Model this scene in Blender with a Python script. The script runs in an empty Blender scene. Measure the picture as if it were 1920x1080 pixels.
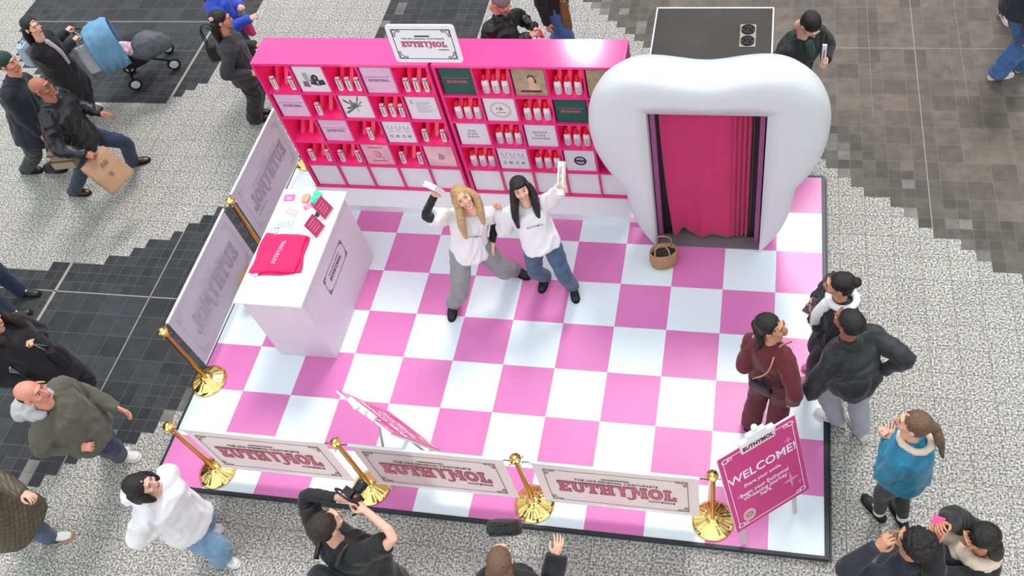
import bpy, bmesh, math, random
import numpy as np
from mathutils import Vector, Matrix, Quaternion, noise
V = Vector
SC = bpy.context.scene
COL = SC.collection
PI = math.pi

# ------------------------------------------------------------------ camera
F_PX, PPX, PPY = 1665.89, 1094.01, 477.32
CAM_ROT = (0.6441425944668846, 0.1187496015203382, 0.15074256593642796)
CAM_LOC = V((4.7426138, -6.4300704, 7.2140573))
cam_data = bpy.data.cameras.new('view_camera')
cam = bpy.data.objects.new('view_camera', cam_data)
COL.objects.link(cam)
cam.location = CAM_LOC
cam.rotation_euler = CAM_ROT
cam_data.sensor_width = 36.0
cam_data.lens = F_PX / 1920 * 36.0
cam_data.shift_x = (960 - PPX) / 1920
cam_data.shift_y = (PPY - 540) / 1920
cam_data.clip_start = 0.1
cam_data.clip_end = 200
SC.camera = cam

# ------------------------------------------------------------------ world
def srgb(r, g, b):
    f = lambda c: (c / 255) / 12.92 if c / 255 <= 0.04045 else ((c / 255 + 0.055) / 1.055) ** 2.4
    return (f(r), f(g), f(b), 1)

world = bpy.data.worlds.new('atrium_light')
SC.world = world
world.use_nodes = True
wn = world.node_tree
wn.nodes.clear()
w_out = wn.nodes.new('ShaderNodeOutputWorld')
w_bg = wn.nodes.new('ShaderNodeBackground')
w_tc = wn.nodes.new('ShaderNodeTexCoord')
w_sep = wn.nodes.new('ShaderNodeSeparateXYZ')
wn.links.new(w_tc.outputs['Generated'], w_sep.inputs[0])
w_ramp = wn.nodes.new('ShaderNodeValToRGB')       # galleries low down, glass roof overhead
wn.links.new(w_sep.outputs['Z'], w_ramp.inputs[0])
el = w_ramp.color_ramp.elements
el[0].position = 0.0; el[0].color = (0.26, 0.24, 0.23, 1)
el[1].position = 1.0; el[1].color = (0.80, 0.90, 1.0, 1)
for pos, colr in ((0.18, (0.48, 0.45, 0.43, 1)), (0.34, (0.78, 0.75, 0.72, 1)), (0.62, (0.84, 0.90, 0.97, 1))):
    e = el.new(pos); e.color = colr
def wmath(op, a, b=None, c=None):
    n = wn.nodes.new('ShaderNodeMath'); n.operation = op
    for i, x in enumerate((a, b, c)):
        if x is None: continue
        if isinstance(x, (int, float)): n.inputs[i].default_value = x
        else: wn.links.new(x, n.inputs[i])
    return n.outputs[0]
# glazing bars of the roof: dark ribs by azimuth
w_az = wmath('ARCTAN2', w_sep.outputs['Y'], w_sep.outputs['X'])
w_rib = wmath('GREATER_THAN', wmath('SINE', wmath('MULTIPLY', w_az, 9.0)), -0.35)
w_ribs = wmath('MULTIPLY_ADD', w_rib, 0.42, 0.66)
# the brightest pane, towards the back of the hall
w_dot = wn.nodes.new('ShaderNodeVectorMath'); w_dot.operation = 'DOT_PRODUCT'
wn.links.new(w_tc.outputs['Generated'], w_dot.inputs[0])
w_dot.inputs[1].default_value = V((-0.19, 0.75, 0.63)).normalized()
w_spot = wmath('MULTIPLY', wmath('SMOOTH_MIN', wmath('MAXIMUM', wmath('MULTIPLY', wmath('SUBTRACT', w_dot.outputs['Value'], 0.99978), 6000.0), 0.0), 1.0, 0.1), 60.0)
w_front_fill = wmath('MULTIPLY', wmath('MAXIMUM', wmath('MULTIPLY', w_sep.outputs['Y'], -1.0), 0.0), 0.75)     # fill added from the viewer's side to brighten front faces
w_str = wmath('ADD', wmath('ADD', w_ribs, w_front_fill), w_spot)
wn.links.new(w_ramp.outputs[0], w_bg.inputs['Color'])
w_fac = wmath('MULTIPLY', w_str, 1.0)
wn.links.new(w_fac, w_bg.inputs['Strength'])
wn.links.new(w_bg.outputs[0], w_out.inputs[0])

sun_data = bpy.data.lights.new('daylight', 'SUN')
sun = bpy.data.objects.new('daylight', sun_data)
COL.objects.link(sun)
sun_data.energy = 1.45
sun_data.angle = math.radians(16)
sun_data.color = (1.0, 0.97, 0.93)
sun.rotation_euler = V((0.10, 0.62, 0.95)).to_track_quat('Z', 'Y').to_euler()

SC.view_settings.view_transform = 'Standard'
SC.view_settings.look = 'None'
SC.view_settings.gamma = 1.0
SC.view_settings.use_curve_mapping = False
SC.view_settings.exposure = 0.42
try:
    SC.cycles.max_bounces = 6
    SC.cycles.diffuse_bounces = 3
except Exception:
    pass

# ------------------------------------------------------------------ helpers
GZ = -0.06                       # mall floor; the stage top is z = 0
_cm = cam.rotation_euler.to_matrix()
def W(px, py, z=0.0):
    """the point of the place at height z that the photograph shows at pixel (px, py)"""
    d = _cm @ V(((px - PPX) / F_PX, -(py - PPY) / F_PX, -1.0))
    return CAM_LOC + d * ((z - CAM_LOC.z) / d.z)
def RAY(px, py):
    return (_cm @ V(((px - PPX) / F_PX, -(py - PPY) / F_PX, -1.0))).normalized()

_mats = {}
def mat(name, col, rough=0.6, metal=0.0, var=0.06, scale=12.0, bump=0.0, bscale=80.0, spec=None, emis=None, alpha=None, stretch=None, coat=0.0, sheen=0.0):
    """procedural surface: base colour varied by noise, optional bump"""
    if name in _mats: return _mats[name]
    m = bpy.data.materials.new(name); m.use_nodes = True
    nt = m.node_tree; b = nt.nodes['Principled BSDF']
    c = srgb(*col) if max(col) > 1.0 else (*col, 1)
    tc = nt.nodes.new('ShaderNodeTexCoord')
    mp = nt.nodes.new('ShaderNodeMapping'); nt.links.new(tc.outputs['Object'], mp.inputs[0])
    if stretch: mp.inputs['Scale'].default_value = stretch
    nz = nt.nodes.new('ShaderNodeTexNoise'); nz.inputs['Scale'].default_value = scale; nz.inputs['Detail'].default_value = 3
    nt.links.new(mp.outputs[0], nz.inputs['Vector'])
    rp = nt.nodes.new('ShaderNodeValToRGB')
    rp.color_ramp.elements[0].position = 0.3; rp.color_ramp.elements[1].position = 0.7
    rp.color_ramp.elements[0].color = tuple(x * (1 - var) for x in c[:3]) + (1,)
    rp.color_ramp.elements[1].color = tuple(min(1, x * (1 + var)) for x in c[:3]) + (1,)
    nt.links.new(nz.outputs['Fac'], rp.inputs[0]); nt.links.new(rp.outputs[0], b.inputs['Base Color'])
    b.inputs['Roughness'].default_value = rough; b.inputs['Metallic'].default_value = metal
    if spec is not None: b.inputs['Specular IOR Level'].default_value = spec
    if coat: b.inputs['Coat Weight'].default_value = coat
    if sheen: b.inputs['Sheen Weight'].default_value = sheen
    if alpha is not None: b.inputs['Alpha'].default_value = alpha
    if emis: b.inputs['Emission Color'].default_value = c; b.inputs['Emission Strength'].default_value = emis
    if bump:
        n2 = nt.nodes.new('ShaderNodeTexNoise'); n2.inputs['Scale'].default_value = bscale; n2.inputs['Detail'].default_value = 4
        nt.links.new(mp.outputs[0], n2.inputs['Vector'])
        bp = nt.nodes.new('ShaderNodeBump'); bp.inputs['Strength'].default_value = bump; bp.inputs['Distance'].default_value = 0.01
        nt.links.new(n2.outputs['Fac'], bp.inputs['Height']); nt.links.new(bp.outputs[0], b.inputs['Normal'])
    _mats[name] = m
    return m

def link(name, me, mats=None, parent=None, smooth=False):
    o = bpy.data.objects.new(name, me); COL.objects.link(o)
    if mats is not None:
        if not isinstance(mats, (list, tuple)): mats = [mats]
        for m in mats: me.materials.append(m)
    if smooth:
        me.polygons.foreach_set('use_smooth', [True] * len(me.polygons))
    if parent is not None: o.parent = parent
    return o
def obj(name, bm, m, parent=None, smooth=False, bevel=0.0, seg=2, origin=None):
    if bevel:
        es = [e for e in bm.edges if len(e.link_faces) == 2 and e.calc_face_angle(0) > 0.6]
        bmesh.ops.bevel(bm, geom=es, offset=bevel, segments=seg, affect='EDGES', clamp_overlap=True, profile=0.5)
    me = bpy.data.meshes.new(name); bm.normal_update(); bm.to_mesh(me); bm.free()
    o = link(name, me, m, parent, smooth)
    if origin is not None:
        me.transform(Matrix.Translation(-V(origin))); o.location = origin
    return o
def tag(o, label=None, cat=None, group=None, kind=None):
    if label: o['label'] = label
    if cat: o['category'] = cat
    if group: o['group'] = group
    if kind: o['kind'] = kind
    return o
def thing(name, label, cat, loc=(0, 0, 0), rotz=0.0, group=None):
    o = bpy.data.objects.new(name, None); COL.objects.link(o)
    o.empty_display_size = 0.1; o.location = loc; o.rotation_euler = (0, 0, rotz)
    return tag(o, label, cat, group)
def copy_tree(o, parent=None):
    c = o.copy(); COL.objects.link(c)
    if parent is not None: c.parent = parent
    for ch in [x for x in bpy.data.objects if x.parent == o]: copy_tree(ch, c)
    return c
def dup(root, loc, rot=None, label=None, group=None, kids=None):
    r = root.copy(); COL.objects.link(r); r.location = loc
    if rot is not None: r.rotation_euler = rot
    if label: r['label'] = label
    if group: r['group'] = group
    for ch in list(root.children):
        c = ch.copy(); COL.objects.link(c); c.parent = r
        for g in list(ch.children):
            d = g.copy(); COL.objects.link(d); d.parent = c
    return r
def settle(root):
    """keep a thing's parts where they were built when its empty is not at the origin"""
    inv = Matrix.Translation(root.location) @ root.rotation_euler.to_matrix().to_4x4()
    inv = inv.inverted()
    for ch in root.children: ch.matrix_parent_inverse = inv

def B(): return bmesh.new()
def box(bm, x0, x1, y0, y1, z0, z1, M=None):
    vs = [bm.verts.new(V(p) if M is None else M @ V(p)) for p in
          ((x0, y0, z0), (x1, y0, z0), (x1, y1, z0), (x0, y1, z0), (x0, y0, z1), (x1, y0, z1), (x1, y1, z1), (x0, y1, z1))]
    for f in ((0, 3, 2, 1), (4, 5, 6, 7), (0, 1, 5, 4), (1, 2, 6, 5), (2, 3, 7, 6), (3, 0, 4, 7)):
        bm.faces.new([vs[i] for i in f])
    return vs
def prism(bm, pts, h0, h1, M=None):
    """closed outline in the XY plane of M, extruded from h0 to h1"""
    M = M or Matrix.Identity(4)
    a = [bm.verts.new(M @ V((p[0], p[1], h0))) for p in pts]
    b = [bm.verts.new(M @ V((p[0], p[1], h1))) for p in pts]
    n = len(pts)
    bm.faces.new(list(reversed(a))); bm.faces.new(b)
    for i in range(n): bm.faces.new((a[i], a[(i + 1) % n], b[(i + 1) % n], b[i]))
def rings(bm, rs, cap=True):
    """skin a list of rings (each a list of points, equal counts)"""
    vr = [[bm.verts.new(V(p)) for p in r] for r in rs]
    n = len(vr[0])
    for a, b in zip(vr, vr[1:]):
        for i in range(n): bm.faces.new((a[i], a[(i + 1) % n], b[(i + 1) % n], b[i]))
    if cap:
        bm.faces.new(list(reversed(vr[0]))); bm.faces.new(vr[-1])
    return vr
def lathe(bm, prof, n=24, M=None, flute=None):
    M = M or Matrix.Identity(4)
    rs = []
    for r, z in prof:
        rs.append([M @ V((r * math.cos(2 * PI * i / n), r * math.sin(2 * PI * i / n), z)) for i in range(n)])
    rings(bm, rs)
def frame_of(d, hint=V((0, 0, 1))):
    d = V(d).normalized()
    if abs(d.dot(hint)) > 0.98: hint = V((1, 0, 0)) if abs(d.x) < 0.9 else V((0, 1, 0))
    u = hint.cross(d).normalized(); v = d.cross(u).normalized()
    return u, v, d
def tube(bm, pts, rad, n=8, cap=True):
    pts = [V(p) for p in pts]; k = len(pts)
    rad = rad if isinstance(rad, (list, tuple)) else [rad] * k
    rs = []; u0 = None
    for i in range(k):
        d = (pts[min(i + 1, k - 1)] - pts[max(i - 1, 0)]).normalized()
        if u0 is None: u, v, _ = frame_of(d)
        else:
            u = (u0 - d * u0.dot(d))
            u = u.normalized() if u.length > 1e-6 else frame_of(d)[0]
            v = d.cross(u)
        u0 = u
        rs.append([pts[i] + (u * math.cos(2 * PI * j / n) + v * math.sin(2 * PI * j / n)) * rad[i] for j in range(n)])
    rings(bm, rs, cap)
def ell(bm, c, r, M=None, sub=2):
    g = bmesh.ops.create_icosphere(bm, subdivisions=sub, radius=1.0)
    R = (M.to_3x3() if M is not None else Matrix.Identity(3))
    for v_ in g['verts']:
        v_.co = V(c) + R @ V((v_.co.x * r[0], v_.co.y * r[1], v_.co.z * r[2]))
def crom(pts, sub=4):
    P = [V(p) for p in pts]; P = [P[0] * 2 - P[1]] + P + [P[-1] * 2 - P[-2]]
    out = []
    for i in range(1, len(P) - 2):
        a, b, c, d = P[i - 1:i + 3]
        for k in range(sub):
            t = k / sub
            out.append(0.5 * ((2 * b) + (c - a) * t + (2 * a - 5 * b + 4 * c - d) * t * t + (3 * b - a - 3 * c + d) * t ** 3))
    out.append(P[-2]); return out
def MX(origin, x, y, z=None):
    x = V(x).normalized(); y = V(y).normalized(); z = x.cross(y).normalized() if z is None else V(z)
    m = Matrix((x, y, z)).transposed().to_4x4(); m.translation = V(origin); return m

# ------------------------------------------------------------------ lettering
_txt = {}
def text_mesh(s, bold=0.0, align='CENTER', ext=0.002, space=1.0, shear=0.0):
    key = (s, bold, align, ext, space, shear)
    if key in _txt: return _txt[key]
    cu = bpy.data.curves.new('t', 'FONT'); cu.body = s; cu.align_x = align; cu.align_y = 'CENTER'
    cu.offset = bold; cu.extrude = ext; cu.space_character = space; cu.shear = shear; cu.resolution_u = 2
    o = bpy.data.objects.new('t', cu); COL.objects.link(o)
    bpy.context.view_layer.update()
    me = bpy.data.meshes.new_from_object(o.evaluated_get(bpy.context.evaluated_depsgraph_get()))
    bpy.data.objects.remove(o); bpy.data.curves.remove(cu)
    _txt[key] = me
    return me
def add_mesh(bm, me, M):
    n0 = len(bm.verts)
    bm.from_mesh(me)
    bm.verts.ensure_lookup_table()
    for v_ in bm.verts[n0:]: v_.co = M @ v_.co
def text(bm, s, M, size, sx=1.0, **k):
    me = text_mesh(s, **k)
    add_mesh(bm, me, M @ Matrix.Diagonal((size * sx, size, 1, 1)))
def _arc(bm, cx, cy, rx, ry, w, a0, a1, h0, h1, M, n=12):
    P = [(cx + (rx + w / 2) * math.cos(a0 + (a1 - a0) * i / n), cy + (ry + w / 2) * math.sin(a0 + (a1 - a0) * i / n)) for i in range(n + 1)]
    Q = [(cx + (rx - w / 2) * math.cos(a0 + (a1 - a0) * i / n), cy + (ry - w / 2) * math.sin(a0 + (a1 - a0) * i / n)) for i in range(n + 1)]
    for i in range(n): prism(bm, [P[i], P[i + 1], Q[i + 1], Q[i]], h0, h1, M)
# heavy slab-serif wordmark, glyphs on a unit-height grid
_GL = {
 'E': (0.72, [('r', .08, 0, .30, 1), ('r', 0, 0, .66, .2), ('r', 0, .8, .66, 1), ('r', .2, .41, .5, .59), ('r', .54, 0, .68, .3), ('r', .54, .7, .68, 1)]),
 'U': (0.80, [('r', .08, .3, .28, 1), ('r', 0, .86, .36, 1), ('r', .54, .3, .7, 1), ('r', .46, .86, .78, 1), ('a', .39, .32, .21, .22, .2, PI, 2 * PI)]),
 'T': (0.74, [('r', .26, 0, .48, 1), ('r', 0, .8, .74, 1), ('r', 0, .62, .12, 1), ('r', .62, .62, .74, 1), ('r', .16, 0, .58, .14)]),
 'H': (0.86, [('r', .08, 0, .3, 1), ('r', .54, 0, .76, 1), ('r', .2, .4, .64, .58), ('r', 0, 0, .38, .14), ('r', 0, .86, .38, 1), ('r', .46, 0, .84, .14), ('r', .46, .86, .84, 1)]),
 'Y': (0.84, [('q', (.08, 1), (.32, 1), (.52, .5), (.32, .5)), ('q', (.58, 1), (.74, 1), (.52, .5), (.36, .5)), ('r', .31, 0, .53, .55), ('r', 0, .88, .38, 1), ('r', .5, .88, .82, 1)]),
 'M': (0.98, [('r', .1, 0, .26, 1), ('r', .66, 0, .88, 1), ('q', (.1, 1), (.34, 1), (.56, .3), (.42, .3)), ('q', (.66, 1), (.5, .3), (.42, .3), (.6, 1)), ('r', .58, 0, .96, .14), ('r', 0, .86, .3, 1), ('r', .6, .86, .96, 1), ('a', -.03, .02, .21, .21, .10, 1.12 * PI, 2 * PI)]),
 'O': (0.84, [('a', .4, .5, .3, .39, .22, 0, 2 * PI)]),
 'L': (0.70, [('r', .08, 0, .3, 1), ('r', 0, 0, .66, .18), ('r', 0, .86, .4, 1), ('r', .52, 0, .66, .36)]),
}
def wordmark(bm, M, width, fat=0.0, h0=0.0, h1=0.002, hs=1.0):
    s = 'EUTHYMOL'
    tot = sum(_GL[c][0] + 0.05 for c in s)
    k = width / tot; x = -tot / 2
    M = M @ Matrix.Diagonal((k, k * .98 * hs, 1, 1)); base_h = h1; cnt = 0
    for i, c in enumerate(s):
        w, prims = _GL[c]
        y0 = -0.5
        for p in prims:
            cnt += 1; h1 = base_h + (cnt % 9) * 0.00007
            if p[0] == 'r':
                prism(bm, [(x + p[1] - fat, y0 + p[2] - fat), (x + p[3] + fat, y0 + p[2] - fat), (x + p[3] + fat, y0 + p[4] + fat), (x + p[1] - fat, y0 + p[4] + fat)], h0, h1, M)
            elif p[0] == 'q':
                P = [V((a + x, b + y0)) for a, b in p[1:]]; cc = sum(P, V((0, 0))) / 4
                prism(bm, [q + (q - cc).normalized() * fat * 1.4 for q in P], h0, h1, M)
            else:
                _arc(bm, x + p[1], y0 + p[2], p[3], p[4], p[5] + 2 * fat, p[6], p[7], h0, h1, M)
        x += w + 0.05
def border(bm, M, w, h, t, h1=0.002):
    for a in ((-w / 2, w / 2, -h / 2, -h / 2 + t), (-w / 2, w / 2, h / 2 - t, h / 2), (-w / 2, -w / 2 + t, -h / 2, h / 2), (w / 2 - t, w / 2, -h / 2, h / 2)):
        prism(bm, [(a[0], a[2]), (a[1], a[2]), (a[1], a[3]), (a[0], a[3])], 0, h1, M)
def curls(bm, M, w, h, s, t, h1=0.002):
    for sx in (-1, 1):
        for sy in (-1, 1):
            cx, cy = sx * (w / 2 - s), sy * (h / 2 - s)
            _arc(bm, cx, cy, s * .7, s * .7, t, 0, 2 * PI, 0, h1, M, 10)
            _arc(bm, cx - sx * s * 1.5, cy + sy * s * .3, s * .5, s * .4, t, 0, 2 * PI, 0, h1, M, 8)
            _arc(bm, cx + sx * s * .3, cy - sy * s * 1.5, s * .4, s * .5, t, 0, 2 * PI, 0, h1, M, 8)
# ------------------------------------------------------------------ mall floor
def N(nt, t, **k):
    n = nt.nodes.new(t)
    for a, b in k.items(): setattr(n, a, b)
    return n
def M_(nt, op, a, b=None, c=None):
    n = N(nt, 'ShaderNodeMath', operation=op)
    for i, x in enumerate((a, b, c)):
        if x is None: continue
        if isinstance(x, (int, float)): n.inputs[i].default_value = x
        else: nt.links.new(x, n.inputs[i])
    return n.outputs[0]
CX, CY, OX, OY = 0.1277, 0.1267, -2.30, -1.72
def floor_mat(name, kind):
    m = bpy.data.materials.new(name); m.use_nodes = True; nt = m.node_tree; b = nt.nodes['Principled BSDF']
    tc = N(nt, 'ShaderNodeTexCoord'); sp = N(nt, 'ShaderNodeSeparateXYZ'); nt.links.new(tc.outputs['Object'], sp.inputs[0])
    big = kind in ('terrazzo', 'slate_big', 'slate_left')
    def joint(axis, o, c, w):
        f = M_(nt, 'FRACT', M_(nt, 'DIVIDE', M_(nt, 'SUBTRACT', sp.outputs[axis], o), c))
        d = M_(nt, 'ABSOLUTE', M_(nt, 'SUBTRACT', f, 0.5))
        return M_(nt, 'GREATER_THAN', d, 0.5 - w / c)
    kx, ky = (4 if kind == 'terrazzo' else 2 if big else 1, 4 if kind == 'terrazzo' else 2 if big else 1)
    w = 0.0022 if kind == 'terrazzo' else 0.003
    jt = M_(nt, 'MAXIMUM', joint('X', OX, CX * (2 if big else 1), w), joint('Y', OY + (0.005), CY * (2 if big else 1), w))
    # tile-to-tile variation
    fx = M_(nt, 'FLOOR', M_(nt, 'DIVIDE', M_(nt, 'SUBTRACT', sp.outputs['X'], OX), CX * (2 if big else 1)))
    fy = M_(nt, 'FLOOR', M_(nt, 'DIVIDE', M_(nt, 'SUBTRACT', sp.outputs['Y'], OY), CY * (2 if big else 1)))
    cb = N(nt, 'ShaderNodeCombineXYZ'); nt.links.new(fx, cb.inputs[0]); nt.links.new(fy, cb.inputs[1])
    wn_ = N(nt, 'ShaderNodeTexWhiteNoise'); nt.links.new(cb.outputs[0], wn_.inputs['Vector'])
    rp = N(nt, 'ShaderNodeValToRGB')
    e = rp.color_ramp.elements
    if kind == 'terrazzo':
        nz = N(nt, 'ShaderNodeTexNoise'); nz.inputs['Scale'].default_value = 56; nz.inputs['Detail'].default_value = 3; nz.inputs['Roughness'].default_value = .62
        nt.links.new(tc.outputs['Object'], nz.inputs['Vector'])
        e[0].position = .40; e[0].color = srgb(98, 98, 98); e[1].position = .62; e[1].color = srgb(208, 204, 194)
        x = e = rp.color_ramp.elements.new(.5); x.color = srgb(160, 157, 150)
        nt.links.new(nz.outputs['Fac'], rp.inputs[0]); rough = .42
        jc = srgb(100, 98, 94)
        vary = .10
    else:
        nz = N(nt, 'ShaderNodeTexNoise'); nz.inputs['Scale'].default_value = 7; nz.inputs['Detail'].default_value = 5
        nt.links.new(tc.outputs['Object'], nz.inputs['Vector'])
        base = {'slate_big': (98, 90, 82), 'slate_right': (86, 81, 75), 'slate_left': (56, 56, 59), 'slate': (54, 54, 57), 'slate_mid': (112, 109, 104)}[kind]  # right-hand slate is brighter brown: the light falling there is put into its colour
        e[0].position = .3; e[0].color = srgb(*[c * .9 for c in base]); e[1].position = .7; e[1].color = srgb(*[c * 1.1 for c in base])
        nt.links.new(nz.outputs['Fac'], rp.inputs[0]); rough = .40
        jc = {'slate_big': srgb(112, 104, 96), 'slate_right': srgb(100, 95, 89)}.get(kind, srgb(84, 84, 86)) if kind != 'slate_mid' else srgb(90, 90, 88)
        vary = .45
    mul = N(nt, 'ShaderNodeMix', data_type='RGBA', blend_type='MULTIPLY'); mul.inputs[0].default_value = 1
    g = M_(nt, 'MULTIPLY_ADD', wn_.outputs['Value'], vary, 1 - vary / 2)
    cg = N(nt, 'ShaderNodeCombineColor')
    for i in range(3): nt.links.new(g, cg.inputs[i])
    nt.links.new(rp.outputs[0], mul.inputs[6]); nt.links.new(cg.outputs[0], mul.inputs[7])
    mx = N(nt, 'ShaderNodeMix', data_type='RGBA'); nt.links.new(jt, mx.inputs[0]); nt.links.new(mul.outputs[2], mx.inputs[6]); mx.inputs[7].default_value = jc
    nt.links.new(mx.outputs[2], b.inputs['Base Color']); b.inputs['Roughness'].default_value = .62
    b.inputs['Specular IOR Level'].default_value = .22
    return m
def inside(x, y, poly):
    c = False; n = len(poly)
    for i in range(n):
        x1, y1 = poly[i]; x2, y2 = poly[(i + 1) % n]
        if (y1 > y) != (y2 > y) and x < (x2 - x1) * (y - y1) / (y2 - y1) + x1: c = not c
    return c
DARK = [
    [(-5.9, 9), (-5.85, 2.65), (-5.45, 1.84), (-4.88, 1.42), (-4.2, 1.0), (-3.72, .93), (-2.72, .93), (-2.3, 1.40), (-2.2, 2.2), (-2.17, 9)],
    [(-.31, 9), (-.31, 1.2), (1.1, 1.2), (1.30, 9)],
    [(1.3, 4.1), (2.42, 2.99), (3.46, 1.95), (5.63, .09), (6.12, -.30), (7.27, -1.18), (12, -4.6), (12, 9), (1.3, 9)],
    [(-9, -1.73), (-2.95, -1.73), (-2.93, -1.6), (-2.56, -1.6), (-2.18, -1.47), (-1.93, -1.34), (-1.8, -1.22), (-1.55, -1.0), (-1.3, -.75), (-.6, -.2), (-.3, -.2), (-.3, -3.1), (-.8, -3.42), (-1.0, -3.60), (-1.27, -3.76), (-1.55, -3.9), (-1.69, -4.05), (-2.3, -4.7), (-9, -7)],
]
def isdark(x, y): return any(inside(x, y, p) for p in DARK)
rng = random.Random(4)
fb = B(); fverts = {}
x_0, x_1, y_0, y_1 = -40, 58, -34, 40
def fv(i, j):
    if (i, j) not in fverts: fverts[(i, j)] = fb.verts.new((OX + i * CX, OY + j * CY, 0))
    return fverts[(i, j)]
IX0, IX1, IY0, IY1 = -44, 90, -36, 56
dk = {(i, j): isdark(OX + (i + .5) * CX, OY + (j + .5) * CY) for i in range(IX0 - 3, IX1 + 3) for j in range(IY0 - 3, IY1 + 3)}
for i in range(IX0, IX1):
    for j in range(IY0, IY1):
        f = fb.faces.new((fv(i, j), fv(i + 1, j), fv(i + 1, j + 1), fv(i, j + 1)))
        if not dk[(i, j)]: f.material_index = 0; continue
        d = 9
        for r in (1, 2, 3):
            if any(not dk.get((i + a, j + b), True) for a in (-r, 0, r) for b in (-r, 0, r)): d = r; break
        x, y = OX + (i + .5) * CX, OY + (j + .5) * CY
        small = (d < 9) or (x < -1.9 and -1.97 < y < 0) or (-6 < x < -2.2 and .9 < y < 2.1)
        if y > -1 and x > -.5 and d < 3 and rng.random() < .16: f.material_index = 3
        elif x > -2.3 and y < -3 and x < 0 and d < 3 and rng.random() < .25: f.material_index = 3
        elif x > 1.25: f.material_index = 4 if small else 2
        else: f.material_index = 1 if small else 5
XA, XB, YA, YB = OX + IX0 * CX, OX + IX1 * CX, OY + IY0 * CY, OY + IY1 * CY
for a in ((-16, XA, -12, 14), (XB, 20, -12, 14), (XA, XB, -12, YA), (XA, XB, YB, 14)):
    f = fb.faces.new([fb.verts.new(p + (0,)) for p in ((a[0], a[2]), (a[1], a[2]), (a[1], a[3]), (a[0], a[3]))])
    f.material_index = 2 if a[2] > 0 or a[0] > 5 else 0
fl = obj('floor', fb, [floor_mat('terrazzo', 'terrazzo'), floor_mat('slate_small', 'slate'), floor_mat('slate_large_lit', 'slate_big'), floor_mat('slate_mixed', 'slate_mid'), floor_mat('slate_small_lit', 'slate_right'), floor_mat('slate_cool', 'slate_left')])
fl.location.z = GZ
tag(fl, 'speckled terrazzo mall floor with stepped dark slate fields', kind='structure')
strip_m = mat('floor_strip', (150, 145, 134), .6, .0, .08)
strips = [(-2.72, -2.685, -5.5, 3.6), (-1.548, -1.537, -5.5, -1.0), (-5.9, -.9 - 1.4, 2.553, 2.566), (-7, -.52, -1.981, -1.969), (5.55, 9, 2.102, 2.110), (6.510, 6.518, -.70, 4), (6.002, 6.005, .95, 4), (7.022, 7.025, 1.2, 4), (-3.2, -2.3, 1.952, 1.956), (-4.9, -4.88, -1.6, .9)]
for k, a in enumerate(strips):
    bm = B(); box(bm, a[0], a[1], a[2], a[3], GZ, GZ + .0015)
    tag(obj('trim_%d' % (k + 1), bm, strip_m), 'brass joint strip set in the mall floor', kind='structure')

# ------------------------------------------------------------------ stage deck
def checker_mat():
    m = bpy.data.materials.new('checker_vinyl'); m.use_nodes = True; nt = m.node_tree; b = nt.nodes['Principled BSDF']
    tc = N(nt, 'ShaderNodeTexCoord'); sp = N(nt, 'ShaderNodeSeparateXYZ'); nt.links.new(tc.outputs['Object'], sp.inputs[0])
    ix = M_(nt, 'FLOOR', M_(nt, 'DIVIDE', M_(nt, 'ADD', sp.outputs['X'], 50.0), .5)); iy = M_(nt, 'FLOOR', M_(nt, 'DIVIDE', M_(nt, 'ADD', sp.outputs['Y'], 50.0), .5))
    par = M_(nt, 'FRACT', M_(nt, 'MULTIPLY', M_(nt, 'ADD', ix, iy), .5))
    isp = M_(nt, 'GREATER_THAN', par, .25)
    nz = N(nt, 'ShaderNodeTexNoise'); nz.inputs['Scale'].default_value = 1.1; nt.links.new(tc.outputs['Object'], nz.inputs['Vector'])
    rp = N(nt, 'ShaderNodeValToRGB'); e = rp.color_ramp.elements
    e[0].position = .3; e[0].color = srgb(212, 118, 178); e[1].position = .7; e[1].color = srgb(222, 128, 186)
    nt.links.new(nz.outputs['Fac'], rp.inputs[0])
    mx = N(nt, 'ShaderNodeMix', data_type='RGBA'); nt.links.new(isp, mx.inputs[0])
    mx.inputs[6].default_value = srgb(226, 236, 239); nt.links.new(rp.outputs[0], mx.inputs[7])
    nt.links.new(mx.outputs[2], b.inputs['Base Color']); b.inputs['Roughness'].default_value = .34
    b.inputs['Specular IOR Level'].default_value = .4
    n2 = N(nt, 'ShaderNodeTexNoise'); n2.inputs['Scale'].default_value = 2.2; nt.links.new(tc.outputs['Object'], n2.inputs['Vector'])
    bp = N(nt, 'ShaderNodeBump'); bp.inputs['Strength'].default_value = .12; bp.inputs['Distance'].default_value = .02
    nt.links.new(n2.outputs['Fac'], bp.inputs['Height']); nt.links.new(bp.outputs[0], b.inputs['Normal'])
    return m
black_trim = mat('black_trim', (34, 38, 46), .45)
st = thing('stage_platform', 'low platform with pink and white checkerboard top and black edging', 'stage', (2.5, -2, GZ))
bm = B(); box(bm, -.49, 5.44, -3.99, -.01, GZ, 0)
top = obj('checkerboard_top', bm, checker_mat(), st)
bm = B()
for a in ((-.515, -.49, -4.015, .015), (5.44, 5.475, -4.015, .015), (-.49, 5.44, -4.015, -3.99), (-.49, 5.44, -.01, .015)): box(bm, a[0], a[1], a[2], a[3], GZ, .004)
box(bm, 5.485, 5.50, -4.015, .015, GZ, GZ + .03)
obj('edge_trim', bm, black_trim, st)
settle(st)

white_paint = mat('white_panel', (232, 232, 234), .45, var=.02)
white_gloss = mat('white_laminate', (240, 243, 245), .35, var=.015)
bm = B(); box(bm, -.12, 3.62, -.72, -.06, 0.001, .09)
pl = obj('display_plinth', bm, white_gloss, bevel=.004)
tag(pl, 'long low white plinth under the pink shelving', 'plinth')

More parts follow.
